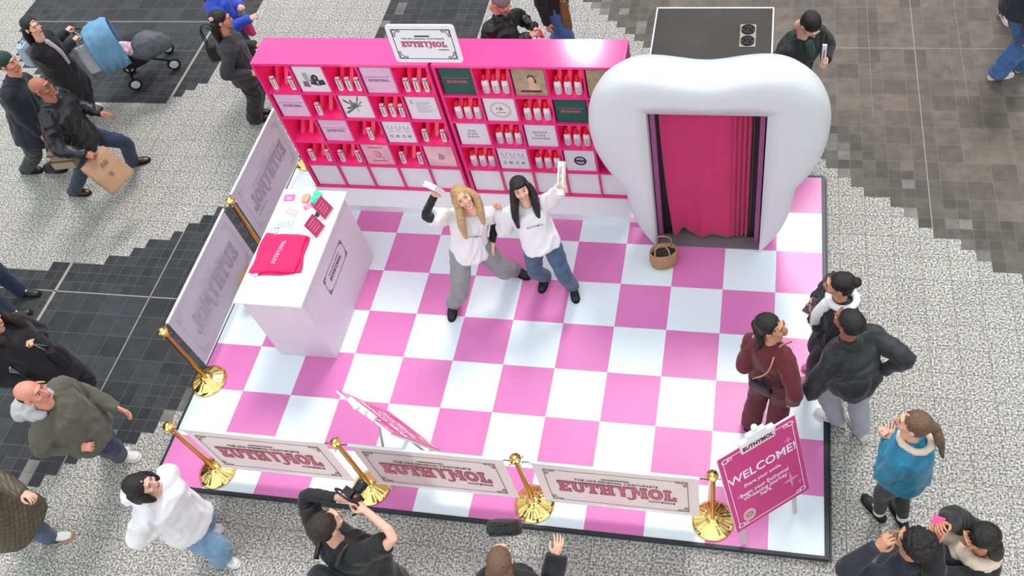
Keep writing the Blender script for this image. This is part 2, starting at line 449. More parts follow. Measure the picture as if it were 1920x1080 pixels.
# ------------------------------------------------------------------ pink shelving
pink = mat('shelf_pink', (232, 48, 128), .30, var=.03, scale=3, bump=.05, bscale=3)
pink_top = mat('shelf_top_gloss', (238, 62, 142), .11, var=.04, scale=3, bump=.03, bscale=2.5, coat=.3)  # paler than the sides: sheen of reflected daylight put into the colour
pink_in = mat('shelf_pink_back', (226, 44, 120), .5, var=.03)
pink_glow = mat('bay_lamp', (255, 150, 180), .4, emis=7.0)
fin_m = mat('pink_acrylic', (238, 60, 120), .2, var=.03)
SHF, SHB = -.48, -.10
ROWZ = [1.88, 1.51, 1.165, .82, .47, .115]
def shelf_unit(x0, x1, label):
    t = thing('display_shelf', label, 'shelving', ((x0 + x1) / 2, SHF, .09))
    th = .028
    bm = B(); box(bm, x0, x1, SHF, SHB, 1.872, 1.90); obj('top_board', bm, pink_top, t, bevel=.002)
    for sx in (x0, x1 - th):
        bm = B(); box(bm, sx, sx + th, SHF, SHB, .0905, 1.8715); obj('side_panel', bm, pink, t)
    bm = B(); box(bm, x0 + th + .0005, x1 - th - .0005, SHB - .012, SHB, .13, 1.8715); obj('back_panel', bm, pink_in, t)
    xs = [x0 + th + (x1 - x0 - 2 * th) * k / 5 for k in range(6)]
    for z in ROWZ[1:]:
        zz = z - .012
        if z < .2: zz = .0905
        bm = B(); box(bm, x0 + th + .0005, x1 - th - .0005, SHF + .002, SHB - .0125, zz, zz + .024); obj('shelf_board', bm, pink, t)
    for r in range(5):
        for k in range(1, 5):
            zt = ROWZ[r] - .0125 if r else 1.8715
            zb = ROWZ[r + 1] + .0125 if r < 4 else .115
            bm = B(); box(bm, xs[k] - .009, xs[k] + .009, SHF + .003, SHB - .013, zb, zt); obj('divider', bm, pink, t)
    for k in range(5):
        bm = B(); box(bm, xs[k] + .011, xs[k + 1] - .011, SHF + .03, SHF + .045, .1165, .455)
        obj('storage_panel', bm, white_paint, t)['label'] = 'white storage panel in the bottom row'
    settle(t)
    return t, xs
uL, XL = shelf_unit(-.075, 1.722, 'left pink shelving unit holding white toothpaste cartons')
uR, XR = shelf_unit(1.757, 3.56, 'right pink shelving unit holding red-capped bottles')

card_white = mat('card_white', (226, 222, 228), .5, var=.015)
card_pink = mat('card_pink', (222, 186, 214), .5, var=.08, scale=6, stretch=(1, 1, 5))
card_green = mat('card_green', (24, 84, 72), .5, var=.03)
card_tan = mat('card_tan', (168, 150, 122), .6, var=.25, scale=14)
card_rose = mat('card_rose', (226, 178, 190), .5, var=.12, scale=9)
card_pastel = mat('card_pastel', (232, 190, 190), .5, var=.14, scale=7)
ink = mat('ink_dark', (58, 56, 66), .7)
ink_soft = mat('ink_grey', (150, 146, 156), .7)
ink_gold = mat('ink_gold', (168, 140, 100), .6)
ink_pink = mat('ink_pink', (214, 96, 130), .6)
ink_plum = mat('ink_plum', (128, 62, 92), .6)
ink_purple = mat('ink_purple', (140, 92, 132), .6)
ink_white = mat('ink_white', (244, 238, 242), .6)
ink_red = mat('ink_red', (196, 60, 78), .6)
ink_skin = mat('ink_skin', (214, 176, 146), .6)
ink_brown = mat('ink_brown', (82, 58, 46), .6)

def face_M(x, y, z): return MX((x, y, z), (1, 0, 0), (0, 0, 1))   # x right, y up, z towards -Y (the viewer side)
ROWN = ['top', 'second', 'third', 'fourth']
COLN = ['first', 'second', 'third', 'fourth', 'fifth']
def card(xs, r, c, unit, m, art, what):
    x = (xs[c] + xs[c + 1]) / 2; w = xs[c + 1] - xs[c] - .04; z1, z0 = ROWZ[r] - .03, ROWZ[r + 1] + .014
    t = thing('picture_card', '%s, %s row, %s bay, %s shelving' % (what, ROWN[r], COLN[c], unit), 'card', (x, SHF + .04, z0), 0, 'picture cards in the shelving')
    bm = B(); box(bm, x - w / 2, x + w / 2, SHF + .025, SHF + .04, z0, z1 - .005); obj('board', bm, m, t)
    art(t, face_M(x, SHF + .0248, (z0 + z1) / 2 - .003), w, z1 - z0)
    settle(t)
def art_logo(col, line=None):
    def f(t, M, w, h):
        bm = B(); wordmark(bm, M, w * .66); obj('wordmark', bm, col, t)
        bm = B(); text(bm, "THE UK'S ORIGINAL TOOTHPASTE", M @ Matrix.Translation((-.01, h * .13, 0)), .016, ext=.001); obj('small_print', bm, col, t)
    return f
def art_lines(lines):
    def f(t, M, w, h):
        bm = B()
        for i, n_ in enumerate(lines):          # lines too small to read in the photograph: rows of short marks
            for q in range(n_):
                cx = (q - (n_ - 1) / 2) * .021 - .01; y_ = h * .12 - i * .042
                prism(bm, [(cx - .007, y_), (cx + .008, y_), (cx + .008 - .004 * (q % 2), y_ + .026), (cx - .007 + .003 * (q % 3), y_ + .026)], 0, .001, M)
        if lines: obj('lettering', bm, ink_soft, t)
        else: bm.free()
    return f
def art_icons(t, M, w, h):
    bm = B()
    for i in range(3):
        cx = (-.28 + .28 * i) * w
        _arc(bm, cx, h * .2, .024, .024, .006, PI, 2 * PI, 0, .001, M); prism(bm, [(cx - .03, h * .2), (cx - .02, h * .2), (cx - .02, h * .27), (cx - .03, h * .27)], 0, .001, M)
        prism(bm, [(cx + .018, h * .2), (cx + .027, h * .2), (cx + .027, h * .28), (cx + .018, h * .28)], 0, .001, M)
        prism(bm, [(cx - .035, h * .02), (cx + .035, h * .02), (cx + .035, h * .035), (cx - .035, h * .035)], 0, .001, M)
    for i in range(4):
        cx = (-.32 + .21 * i) * w
        if i % 2: prism(bm, [(cx - .022, -h * .25), (cx + .022, -h * .25), (cx + .01, -h * .18), (cx + .022, -h * .13), (cx - .02, -h * .14)], 0, .001, M)
        else: _arc(bm, cx, -h * .19, .014, .018, .01, 0, 2 * PI, 0, .001, M)
    obj('icons', bm, ink_soft, t)
def art_letter(t, M, w, h):
    bm = B(); text(bm, 'E', M @ Matrix.Translation((-w * .32, h * .26, 0)), .06, bold=.02, ext=.001)
    for i in range(9): prism(bm, [(-w * .2, h * (.26 - i * .055)), (w * (.34 - .08 * (i % 3)), h * (.26 - i * .055)), (w * (.34 - .08 * (i % 3)), h * (.272 - i * .055)), (-w * .2, h * (.272 - i * .055))], 0, .001, M)
    obj('lettering', bm, ink_soft, t)
def art_plant(t, M, w, h):
    bm = B()
    for i in range(9):
        a = PI * .1 + i * PI * .1; d = V((math.cos(a * 1.3), math.sin(a * 1.3)))
        n = V((-d.y, d.x)); L = .05 + .045 * (i % 3)
        prism(bm, [n * .004, d * L + n * .012 - V((0, .01)), d * (L + .02), d * L - n * .008, -n * .004], 0, .0006 + .0001 * i, M)
    tube(bm, [M @ V(p) for p in ((0, -.07, .001), (.005, 0, .001), (0, .06, .001))], .003, 4)
    obj('drawing', bm, mat('ink_sage', (96, 110, 100), .6), t)
def art_products(t, M, w, h):
    bm = B()
    prism(bm, [(-.07, -.02), (-.02, -.03), (-.03, .09), (-.08, .08)], 0, .001, M); border(bm, M @ Matrix.Translation((-.03, .02, 0)), .06, .1, .004)
    obj('drawn_carton', bm, mat('ink_mint', (150, 176, 170), .6), t)
    bm = B(); _arc(bm, .04, .02, .02, .03, .03, 0, 2 * PI, 0, .001, M); prism(bm, [(.05, -.08), (.13, -.06), (.12, .0), (.06, -.01)], 0, .001, M)
    prism(bm, [(-.03, -.06), (.05, -.08), (.03, .02), (0, .04)], 0, .0012, M)
    obj('drawn_objects', bm, ink, t)
    bm = B(); prism(bm, [(-.11, -.09), (-.04, -.1), (-.05, -.03), (-.1, -.02)], 0, .001, M); obj('drawn_patch', bm, ink_purple, t)
def art_portrait(t, M, w, h):
    bm = B(); _arc(bm, .02, .03, .016, .022, .032, 0, 2 * PI, 0, .001, M); prism(bm, [(-.02, -.09), (.09, -.09), (.06, -.01), (.02, 0), (-.01, -.02)], 0, .0008, M); obj('portrait', bm, ink_skin, t)
    bm = B(); _arc(bm, .02, .055, .03, .03, .016, 0, PI, 0, .0013, M); prism(bm, [(.045, .06), (.07, .03), (.06, -.01), (.045, .0)], 0, .0013, M)
    prism(bm, [(-.1, -.12), (.1, -.12), (.1, -.095), (-.1, -.095)], 0, .001, M); obj('portrait_hair', bm, ink_brown, t)
def art_ring(t, M, w, h):
    bm = B(); _arc(bm, 0, 0, .1, .1, .006, 0, 2 * PI, 0, .001, M, 24); _arc(bm, 0, 0, .085, .085, .003, 0, 2 * PI, 0, .001, M, 24)
    prism(bm, [(-.02, -.01), (.03, .0), (.0, .05)], 0, .001, M); prism(bm, [(-.05, .0), (-.02, .01), (-.03, .04)], 0, .001, M)
    prism(bm, [(-.05, -.04), (.05, -.04), (.05, -.03), (-.05, -.03)], 0, .001, M)
    obj('crest', bm, ink_gold, t)
def art_badge(t, M, w, h):
    bm = B(); _arc(bm, 0, 0, .055, .055, .022, 0, 2 * PI, 0, .001, M, 20); prism(bm, [(-.05, -.014), (.05, -.014), (.05, .014), (-.05, .014)], 0, .0012, M)
    _arc(bm, 0, 0, .02, .03, .008, 0, 2 * PI, 0, .001, M); obj('badge', bm, ink, t)
def art_rose(t, M, w, h):
    bm = B(); _arc(bm, 0, .01, .035, .05, .006, 0, 2 * PI, 0, .001, M); _arc(bm, .01, .0, .02, .03, .006, 0, 2 * PI, 0, .001, M)
    for s in (.1, -.1): prism(bm, [(-.08, s), (.08, s), (.08, s + .012), (-.08, s + .012)], 0, .001, M)
    tube(bm, [M @ V(p) for p in ((.03, -.03, .001), (.06, -.07, .001))], .003, 4)
    obj('drawing', bm, ink_red, t)
def art_pastel(t, M, w, h):
    bm = B()
    for i in range(5): prism(bm, [(-.03 + .01 * i, -.04 + .012 * i), (.03 + .005 * i, -.05 + .012 * i), (.035, -.03 + .015 * i), (-.02, -.01 + .015 * i)], 0, .0008 + .0002 * i, M)
    obj('drawing', bm, ink_soft, t)
LU, RU = 'left', 'right'
card(XL, 0, 1, LU, card_white, art_products, 'white card with a drawing of a carton and toiletries')
card(XL, 0, 3, LU, card_pink, art_logo(ink_purple), 'pale pink card with the purple wordmark')
card(XL, 1, 0, LU, card_pink, art_logo(ink_purple), 'pale pink card with the purple wordmark')
card(XL, 1, 2, LU, card_white, art_plant, 'white card with a leafy plant drawing')
card(XL, 1, 4, LU, card_white, art_letter, 'white card with a large letter E and printed lines')
card(XL, 2, 1, LU, card_pink, art_logo(ink_purple), 'pale pink card with the purple wordmark')
card(XL, 2, 3, LU, card_white, art_icons, 'white card with rows of small icons')
card(XL, 3, 2, LU, card_rose, art_rose, 'rose card with a red line drawing')
card(XL, 3, 4, LU, card_pastel, art_pastel, 'peach and pink swirled card')
card(XR, 0, 0, RU, card_green, art_logo(ink_pink), 'dark green card with the pink wordmark')
card(XR, 0, 2, RU, card_tan, art_portrait, 'tan vintage portrait card')
card(XR, 0, 4, RU, card_tan, art_lines([]), 'plain tan card half hidden by the giant tooth')
card(XR, 1, 1, RU, card_white, art_ring, 'white card with a round gold crest')
card(XR, 1, 3, RU, card_green, art_logo(ink_pink), 'dark green card with the pink wordmark')
card(XR, 2, 0, RU, card_white, art_lines([4, 5, 6]), 'white card with three short grey printed lines')
card(XR, 2, 2, RU, card_white, art_lines([7, 5, 9]), 'white card with three long grey printed lines')
card(XR, 3, 1, RU, card_white, art_icons, 'white card with rows of small icons')
card(XR, 3, 3, RU, card_white, art_badge, 'white card with a round black badge')

def riser(unit, xs, r, c):
    x = (xs[c] + xs[c + 1]) / 2; z = ROWZ[r + 1] + .0125
    bm = B()
    for dx in (-.10, 0, .10):
        # sloped rail: front low, back high
        prism(bm, [(SHF + .105, z), (SHB - .03, z), (SHB - .03, z + .21), (SHF + .24, z + .17), (SHF + .105, z + .03)], -.02, .02,
              Matrix(((0, 0, 1, x + dx), (1, 0, 0, 0), (0, 1, 0, 0), (0, 0, 0, 1))))
    o = obj('product_riser', bm, fin_m, unit); o.matrix_parent_inverse = Matrix.Translation(unit.location).inverted()
    bm = B(); box(bm, x - .12, x + .12, SHB - .1, SHB - .03, ROWZ[r] - .018, ROWZ[r] - .0125)
    o = obj('bay_light', bm, pink_glow, unit); o.matrix_parent_inverse = Matrix.Translation(unit.location).inverted()
# prototypes
carton_w = mat('carton_white', (232, 228, 228), .5, var=.02)
def make_carton():
    t = thing('toothpaste_carton', 'c', 'carton')
    bm = B(); box(bm, -.022, .022, -.016, .016, 0, .155); obj('box_body', bm, carton_w, t, bevel=.0015)
    bm = B(); Mf = MX((0, -.0163, .08), (0, 0, 1), (-1, 0, 0)); wordmark(bm, Mf, .10, h1=.0006); obj('wordmark', bm, ink, t)
    bm = B(); box(bm, -.0225, .0225, -.0165, .0165, .135, .15); obj('top_band', bm, ink_purple, t)
    return t
bottle_w = mat('bottle_white', (236, 226, 232), .25, var=.02)
cap_r = mat('bottle_cap_red', (222, 20, 44), .3)
label_w = mat('bottle_label', (214, 200, 216), .5, var=.12, scale=60)
def make_bottle():
    t = thing('mouthwash_bottle', 'b', 'bottle')
    bm = B(); lathe(bm, [(.030, 0), (.036, .004), (.036, .125), (.031, .145), (.018, .158), (.018, .165)], 16, Matrix.Diagonal((1, .72, 1, 1))); obj('bottle_body', bm, bottle_w, t, smooth=True)
    bm = B(); lathe(bm, [(.020, .160), (.023, .164), (.021, .212), (.014, .217)], 14); obj('cap', bm, cap_r, t, smooth=True)
    bm = B(); lathe(bm, [(.0367, .03), (.0369, .032), (.0369, .105), (.0367, .107)], 16, Matrix.Diagonal((1, .73, 1, 1))); lb = obj('label_sleeve', bm, label_w, t, smooth=True)
    bm = B(); text(bm, 'EUTHYMOL', MX((0, -.0262, .068), (0, 0, 1), (-1, 0, 0)), .014, ext=.0006, bold=.01); obj('wordmark', bm, ink_plum, lb)
    return t
proto = {}
POSN = {1: ['only'], 2: ['left', 'right'], 3: ['left', 'middle', 'right']}
def fill(kind, xs, unit, uname, r, c, slots, sl=None):
    riser(unit, xs, r, c)
    x = (xs[c] + xs[c + 1]) / 2; z = ROWZ[r + 1] + .0125
    names = POSN[len(slots)]
    for i, s in enumerate(slots):
        lab = '%s %s, %s row, %s bay, %s shelving' % (names[i], {'c': 'white toothpaste carton', 'b': 'red-capped white bottle'}[kind], ROWN[r], COLN[c], uname)
        loc = V((x + s * .098, SHF + .06, z + .001))
        rot = (0, 0, 0)
        grp = 'toothpaste cartons on the left shelving' if kind == 'c' else 'red-capped bottles on the right shelving'
        if kind not in proto:
            proto[kind] = (make_carton if kind == 'c' else make_bottle)()
            o = proto[kind]; o.location = loc; o.rotation_euler = rot; o['label'] = lab; o['group'] = grp
        else: dup(proto[kind], loc, rot, lab, grp)
for r, c, s in ((0, 0, (-1, 1)), (0, 2, (-1, 0, 1)), (0, 4, (-1, 0, 1)), (1, 1, (-1,)), (1, 3, (-1, 0, 1)), (2, 0, ()), (2, 2, (0,)), (2, 4, (-1, 1)), (3, 0, (-1, 1)), (3, 1, (-1, 1)), (3, 3, (-1, 1))):
    if s: fill('c', XL, uL, LU, r, c, s)
    else: riser(uL, XL, r, c)
for r, c in ((0, 1), (0, 3), (1, 0), (1, 2), (2, 1), (2, 3), (3, 0), (3, 2)):
    fill('b', XR, uR, RU, r, c, (-1, 0, 1))

# sign plate standing on the shelving
def rrect(w, h, r, n=5):
    P = []
    for cx, cy, a in ((w / 2 - r, h / 2 - r, 0), (-w / 2 + r, h / 2 - r, PI / 2), (-w / 2 + r, -h / 2 + r, PI), (w / 2 - r, -h / 2 + r, 1.5 * PI)):
        for i in range(n + 1): P.append((cx + r * math.cos(a + i * PI / 2 / n), cy + r * math.sin(a + i * PI / 2 / n)))
    return P
sgn = thing('brand_sign', 'white rounded sign plate with the pink wordmark standing on top of the shelving', 'sign', (1.76, -.47, 1.9))
SM = face_M(1.762, -.475, 2.147)
bm = B(); prism(bm, rrect(.645, .425, .035), -.02, 0, SM); obj('plate', bm, white_gloss, sgn)
bm = B(); border(bm, SM, .56, .34, .006); curls(bm, SM, .56, .34, .028, .006); prism(bm, [(-.07, .085), (.07, .085), (.07, .1), (-.07, .1)], 0, .002, SM)
text(bm, "THE UK'S ORIGINAL TOOTHPASTE", SM @ Matrix.Translation((0, .062, 0)), .026); text(bm, 'WHITENING', SM @ Matrix.Translation((.17, -.062, 0)), .018, bold=.01); obj('printed_border', bm, ink, sgn)
bm = B(); wordmark(bm, SM @ Matrix.Translation((0, .0, .0)), .43, fat=.035, h1=.001); obj('sign_wordmark_outline', bm, ink_plum, sgn)  # plum outline printed behind the pink letters
bm = B(); wordmark(bm, SM @ Matrix.Translation((0, .0, .001)), .43, fat=-.012, h1=.0015); obj('wordmark', bm, ink_pink, sgn)
settle(sgn)

# ------------------------------------------------------------------ giant tooth photo booth
bo = thing('photo_booth', 'giant white tooth-shaped photo booth front with a pink curtain doorway', 'photo booth', (4.32, -.8, 0))
OUT = [(3.83, 0), (3.775, .04), (3.715, .11), (3.645, .235), (3.588, .40), (3.555, .56), (3.542, .70), (3.53, .80), (3.487, .89), (3.42, 1.0), (3.345, 1.16), (3.29, 1.34), (3.270, 1.52), (3.275, 1.69), (3.305, 1.85), (3.37, 1.995), (3.46, 2.11), (3.575, 2.19), (3.71, 2.228), (3.87, 2.225), (4.05, 2.195), (4.21, 2.168), (4.35, 2.166), (4.49, 2.19), (4.67, 2.235), (4.83, 2.258), (4.98, 2.248), (5.105, 2.195), (5.21, 2.10), (5.295, 1.965), (5.345, 1.81), (5.362, 1.63), (5.35, 1.44), (5.315, 1.26), (5.25, 1.09), (5.175, .97), (5.135, .88), (5.122, .76), (5.11, .62), (5.082, .45), (5.03, .28), (4.955, .14), (4.89, .04), (4.83, 0)]
DX0, DX1, DZ = 3.815, 4.83, 1.88
# close the outline round the doorway: outer ring points pair with points on the door edge
OUTs = crom([(x, 0, z) for x, z in OUT], 3)
def doorpt(p):
    cx, cz = (DX0 + DX1) / 2, .9
    # project towards the door rectangle
    if p.z < DZ and p.x < DX0 + .05 or (p.z < DZ and p.x < cx and p.x < DX0): return V((DX0, 0, max(0, min(DZ, p.z))))
    if p.z < DZ and p.x > DX1 - .05: return V((DX1, 0, max(0, min(DZ, p.z))))
    return V((max(DX0, min(DX1, p.x)), 0, DZ))
inner = []
n = len(OUTs)
lens = [0.0]
for a, b in zip(OUTs, OUTs[1:]): lens.append(lens[-1] + (b - a).length)
# arc-length map: left leg -> left jamb, crown -> lintel, right leg -> right jamb
iL = min(range(n // 2), key=lambda i: (OUTs[i] - V((3.42, 0, 2.06))).length)
iR = min(range(n // 2, n), key=lambda i: (OUTs[i] - V((5.24, 0, 2.06))).length)
for i in range(n):
    if i <= iL: t_ = lens[i] / lens[iL]; inner.append(V((DX0, 0, DZ * (t_ ** .9))))
    elif i >= iR: t_ = (lens[-1] - lens[i]) / (lens[-1] - lens[iR]); inner.append(V((DX1, 0, DZ * (t_ ** .9))))
    else: t_ = (lens[i] - lens[iL]) / (lens[iR] - lens[iL]); inner.append(V((DX0 + (DX1 - DX0) * t_, 0, DZ)))
YF, YM, YBk = -1.03, -.86, -.58
prof = [(0.0, YF), (.3, YF), (.55, YF + .002), (.72, YF + .009), (.83, YF + .024), (.90, YF + .046), (.95, YF + .075), (.985, YF + .115), (1.0, YM), (.995, YM + .06), (.955, YM + .13), (.88, YM + .19), (.75, YBk), (.5, YBk), (0.0, YBk)]
bm = B()
cols = []
for i in range(n):
    d = OUTs[i] - inner[i]
    cl = []
    for s, y in prof:
        p = inner[i] + d * s
        cl.append(bm.verts.new((p.x, y, max(0.002, p.z))))
    cols.append(cl)
for a, b in zip(cols, cols[1:]):
    for k in range(len(prof) - 1): bm.faces.new((a[k], a[k + 1], b[k + 1], b[k]))
    bm.faces.new((a[-1], a[0], b[0], b[-1]))
for cl in (cols[0], cols[-1]):
    try: bm.faces.new(cl)
    except Exception: pass
bmesh.ops.recalc_face_normals(bm, faces=bm.faces)
tooth_m = mat('tooth_white', (212, 216, 219), .5, var=.012, scale=2)
th_o = obj('tooth_front', bm, tooth_m, bo, smooth=True)
for p in th_o.data.polygons:
    ys = [th_o.data.vertices[v].co for v in p.vertices]
    if all(abs(c.x - DX0) < .002 or abs(c.x - DX1) < .002 or abs(c.z - DZ) < .002 for c in ys): p.use_smooth = False
jamb_purple = mat('jamb_purple', (150, 78, 130), .4)
jamb_black = mat('booth_black', (20, 18, 22), .6)
booth_grey = mat('booth_roof', (66, 62, 60), .75, var=.14, scale=2, spec=.25)
for s, xa in ((1, DX0), (-1, DX1)):
    bm = B(); a, b_ = sorted((xa + s * .012, xa + s * .055)); box(bm, a, b_, -.93, -.60, .0225, DZ - .002); obj('door_jamb', bm, jamb_purple, bo)
    bm = B(); a, b_ = sorted((xa + s * .055, xa + s * .13)); box(bm, a, b_, -.86, -.60, .0225, DZ - .002); obj('dark_reveal', bm, jamb_black, bo)
bm = B()
RX0, RX1, RY0, RY1, RZ = 3.80, 4.84, -.575, .215, 2.0
box(bm, RX0, RX0 + .02, RY0, RY1, .01, RZ - .02); box(bm, RX1 - .02, RX1, RY0, RY1, .01, RZ - .02); box(bm, RX0 + .02, RX1 - .02, RY1 - .02, RY1, .01, RZ - .02)
obj('cabin_walls', bm, jamb_black, bo)
bm = B(); box(bm, RX0, RX1, RY0, RY1, RZ - .02, RZ); roof = obj('roof', bm, booth_grey, bo)
bm = B()
for a in ((RX0 - .008, RX0 + .004, RY0, RY1 + .008), (RX1 - .004, RX1 + .008, RY0, RY1 + .008), (RX0, RX1, RY1 - .004, RY1 + .008)): box(bm, a[0], a[1], a[2], a[3], RZ - .02, RZ + .006)
obj('roof_edging', bm, white_paint, bo)
bm = B(); box(bm, 4.56, 4.70, -.43 + .12, -.43 + .42, RZ, RZ + .004); obj('vent_plate', bm, mat('vent_metal', (120, 112, 104), .4, .6), bo)
for yy in (-.235, -.085):
    bm = B(); lathe(bm, [(.058, 0), (.06, .012), (.054, .014), (.052, .006)], 24, Matrix.Translation((4.63, yy, RZ + .004)))
    for k in range(6):
        a = k * PI / 3; tube(bm, [(4.63 + .015 * math.cos(a), yy + .015 * math.sin(a), RZ + .016), (4.63 + .05 * math.cos(a + .5), yy + .05 * math.sin(a + .5), RZ + .014)], .006, 5)
    obj('vent_fan', bm, jamb_black, bo)
bm = B(); box(bm, DX0 + .02, DX1 - .02, -1.0, -.58, .003, .022); obj('threshold', bm, mat('threshold_grey', (112, 104, 108), .5), bo)
bm = B(); box(bm, RX0 + .03, RX1 - .03, -.57, RY1 - .03, .003, .02); obj('cabin_floor', bm, jamb_purple, bo)
# curtain: gathered at the right, sweeping hem
curt_m = mat('curtain_pink', (246, 66, 142), .62, var=.05, scale=4, sheen=.3)
bm = B()
NU, NV = 150, 26
grid = []
for i in range(NU + 1):
    u = i / NU
    colv = []
    for j in range(NV + 1):
        v_ = j / NV                    # 0 top, 1 hem
        x = 3.90 + u * .83
        left_in = .075 * v_ ** 2 * max(0, 1 - u * 3)
        gather = max(0, (u - .76) / .24)
        amp = .012 + .03 * gather + .008 * v_
        y = -.885 + (.010 + .006 * v_) * math.sin(u * 24 + .8 * math.sin(v_ * 3 + u * 9)) * (1 - gather) + .030 * gather ** .4 * (1 if gather > 0 else 0) * math.sin((u - .76) * 2 * PI * 19) + .018 * math.sin(u * 7 + 1)
        hem = .06 + .02 * math.sin(u * 13) + .09 * math.exp(-((u - .2) / .09) ** 2) - .02 * math.exp(-((u - .05) / .05) ** 2)
        z = 1.862 * (1 - v_) + hem * v_
        colv.append(bm.verts.new((x + left_in, y - .06 * v_ * math.exp(-((u - .04) / .08) ** 2), z)))
    grid.append(colv)
for a, b in zip(grid, grid[1:]):
    for j in range(NV): bm.faces.new((a[j], a[j + 1], b[j + 1], b[j]))
bmesh.ops.solidify(bm, geom=bm.faces, thickness=.004)
obj('curtain', bm, curt_m, bo, smooth=True)
bm = B(); tube(bm, [(3.82, -.885, 1.865), (4.83, -.885, 1.865)], .012, 8); obj('curtain_rail', bm, jamb_black, bo)
settle(bo)

# ------------------------------------------------------------------ counter
ct = thing('reception_counter', 'white promotional counter with a small framed wordmark on its side', 'counter', (.54, -1.95, 0))
bm = B(); box(bm, .235, .835, -2.57, -1.32, .002, .965); obj('counter_body', bm, mat('counter_body', (222, 212, 222), .45, var=.02), ct, bevel=.003)
bm = B(); box(bm, .195, .86, -2.615, -1.27, .966, .985); obj('counter_top', bm, white_gloss, ct, bevel=.002)
KM = MX((.8355, -1.93, .64), (0, 1, 0), (0, 0, 1))
bm = B(); border(bm, KM, .50, .22, .004); curls(bm, KM, .50, .22, .018, .004); text(bm, "THE UK'S ORIGINAL TOOTHPASTE", KM @ Matrix.Translation((0, .05, 0)), .018); obj('printed_border', bm, ink, ct)
bm = B(); wordmark(bm, KM @ Matrix.Translation((0, -.005, 0)), .30); obj('wordmark', bm, ink_plum, ct)
settle(ct)

# ------------------------------------------------------------------ rope-stand posts and banners
gold = mat('polished_brass', (255, 222, 138), .12, 1.0, var=.04, scale=3)
gold_d = mat('brass_tube', (232, 176, 98), .14, 1.0, var=.04, scale=3)
def make_post():
    t = thing('barrier_post', 'p', 'barrier post')
    bm = B()
    n = 72; rs = []
    for r, z in ((.168, 0), (.172, .006), (.170, .014), (.14, .026), (.105, .044), (.075, .058), (.05, .066), (.046, .085), (.028, .092)):
        rs.append([((r * (1 + (.004 if .07 < r < .168 else 0) * math.cos(18 * 2 * PI * i / n))) * math.cos(2 * PI * i / n), r * math.sin(2 * PI * i / n), z + (.0016 if .07 < r < .15 else 0) * math.cos(18 * 2 * PI * i / n)) for i in range(n)])
    rings(bm, rs); obj('base', bm, gold, t, smooth=True)
    bm = B(); lathe(bm, [(.022, .09), (.022, .87), (.030, .875), (.030, .90), (.022, .905)], 20); pole = obj('pole', bm, gold_d, t, smooth=True)
    bm = B(); lathe(bm, [(.016, .905), (.044, .912), (.047, .925), (.044, .938), (.022, .946), (.020, .952), (.012, .962), (.0, .964)][:-1], 24); obj('finial', bm, gold, t, smooth=True)
    bm = B()
    for a in range(4):
        M = Matrix.Rotation(a * PI / 2, 4, 'Z'); tube(bm, [M @ V(p) for p in ((.028, 0, .885), (.05, 0, .885), (.062, 0, .893))], .005, 6)
    obj('hook', bm, gold, t)
    return t
posts = [((-.388, -2.929), 'brass barrier post at the front corner of the left side banners'), ((.085, -3.818), 'brass barrier post at the left end of the front banners'), ((1.576, -3.819), 'brass barrier post between the first and second front banners'),
         ((3.053, -3.814), 'brass barrier post between the second and third front banners'), ((4.553, -3.80), 'brass barrier post beside the pink WELCOME board'),
         ((-.365, -1.395), 'brass barrier post between the two left side banners'), ((-.36, .0), 'brass barrier post half hidden behind the left end of the shelving')]
p0 = make_post()
for i, ((x, y), lab) in enumerate(posts):
    z = 0.0035
    if i == 0: p0.location = (x, y, z); p0['label'] = lab; p0['group'] = 'brass barrier posts'; p0.rotation_euler = (0, 0, .2)
    else: dup(p0, (x, y, z), (0, 0, .2 + i * .7), lab, 'brass barrier posts')
ban_m = mat('banner_fabric', (232, 222, 218), .65, var=.03, scale=3)
ban_l = mat('banner_fabric_side', (214, 208, 218), .7, var=.03, scale=3)
for m_, c_, w_ in ((ban_m, (236, 226, 220), .5), (ban_l, (222, 216, 228), .5)):      # thin print fabric lets daylight through
    nt_ = m_.node_tree; b_ = nt_.nodes['Principled BSDF']; o_ = nt_.nodes['Material Output']; tr_ = nt_.nodes.new('ShaderNodeBsdfTranslucent'); tr_.inputs['Color'].default_value = srgb(*c_)
    mx_ = nt_.nodes.new('ShaderNodeMixShader'); mx_.inputs[0].default_value = w_; nt_.links.new(b_.outputs[0], mx_.inputs[1]); nt_.links.new(tr_.outputs[0], mx_.inputs[2]); nt_.links.new(mx_.outputs[0], o_.inputs['Surface'])
tube_w = mat('banner_tube', (240, 240, 242), .3)
show = mat('show_through', (176, 170, 184), .8)
show_l = mat('show_through_pale', (190, 184, 196), .8)
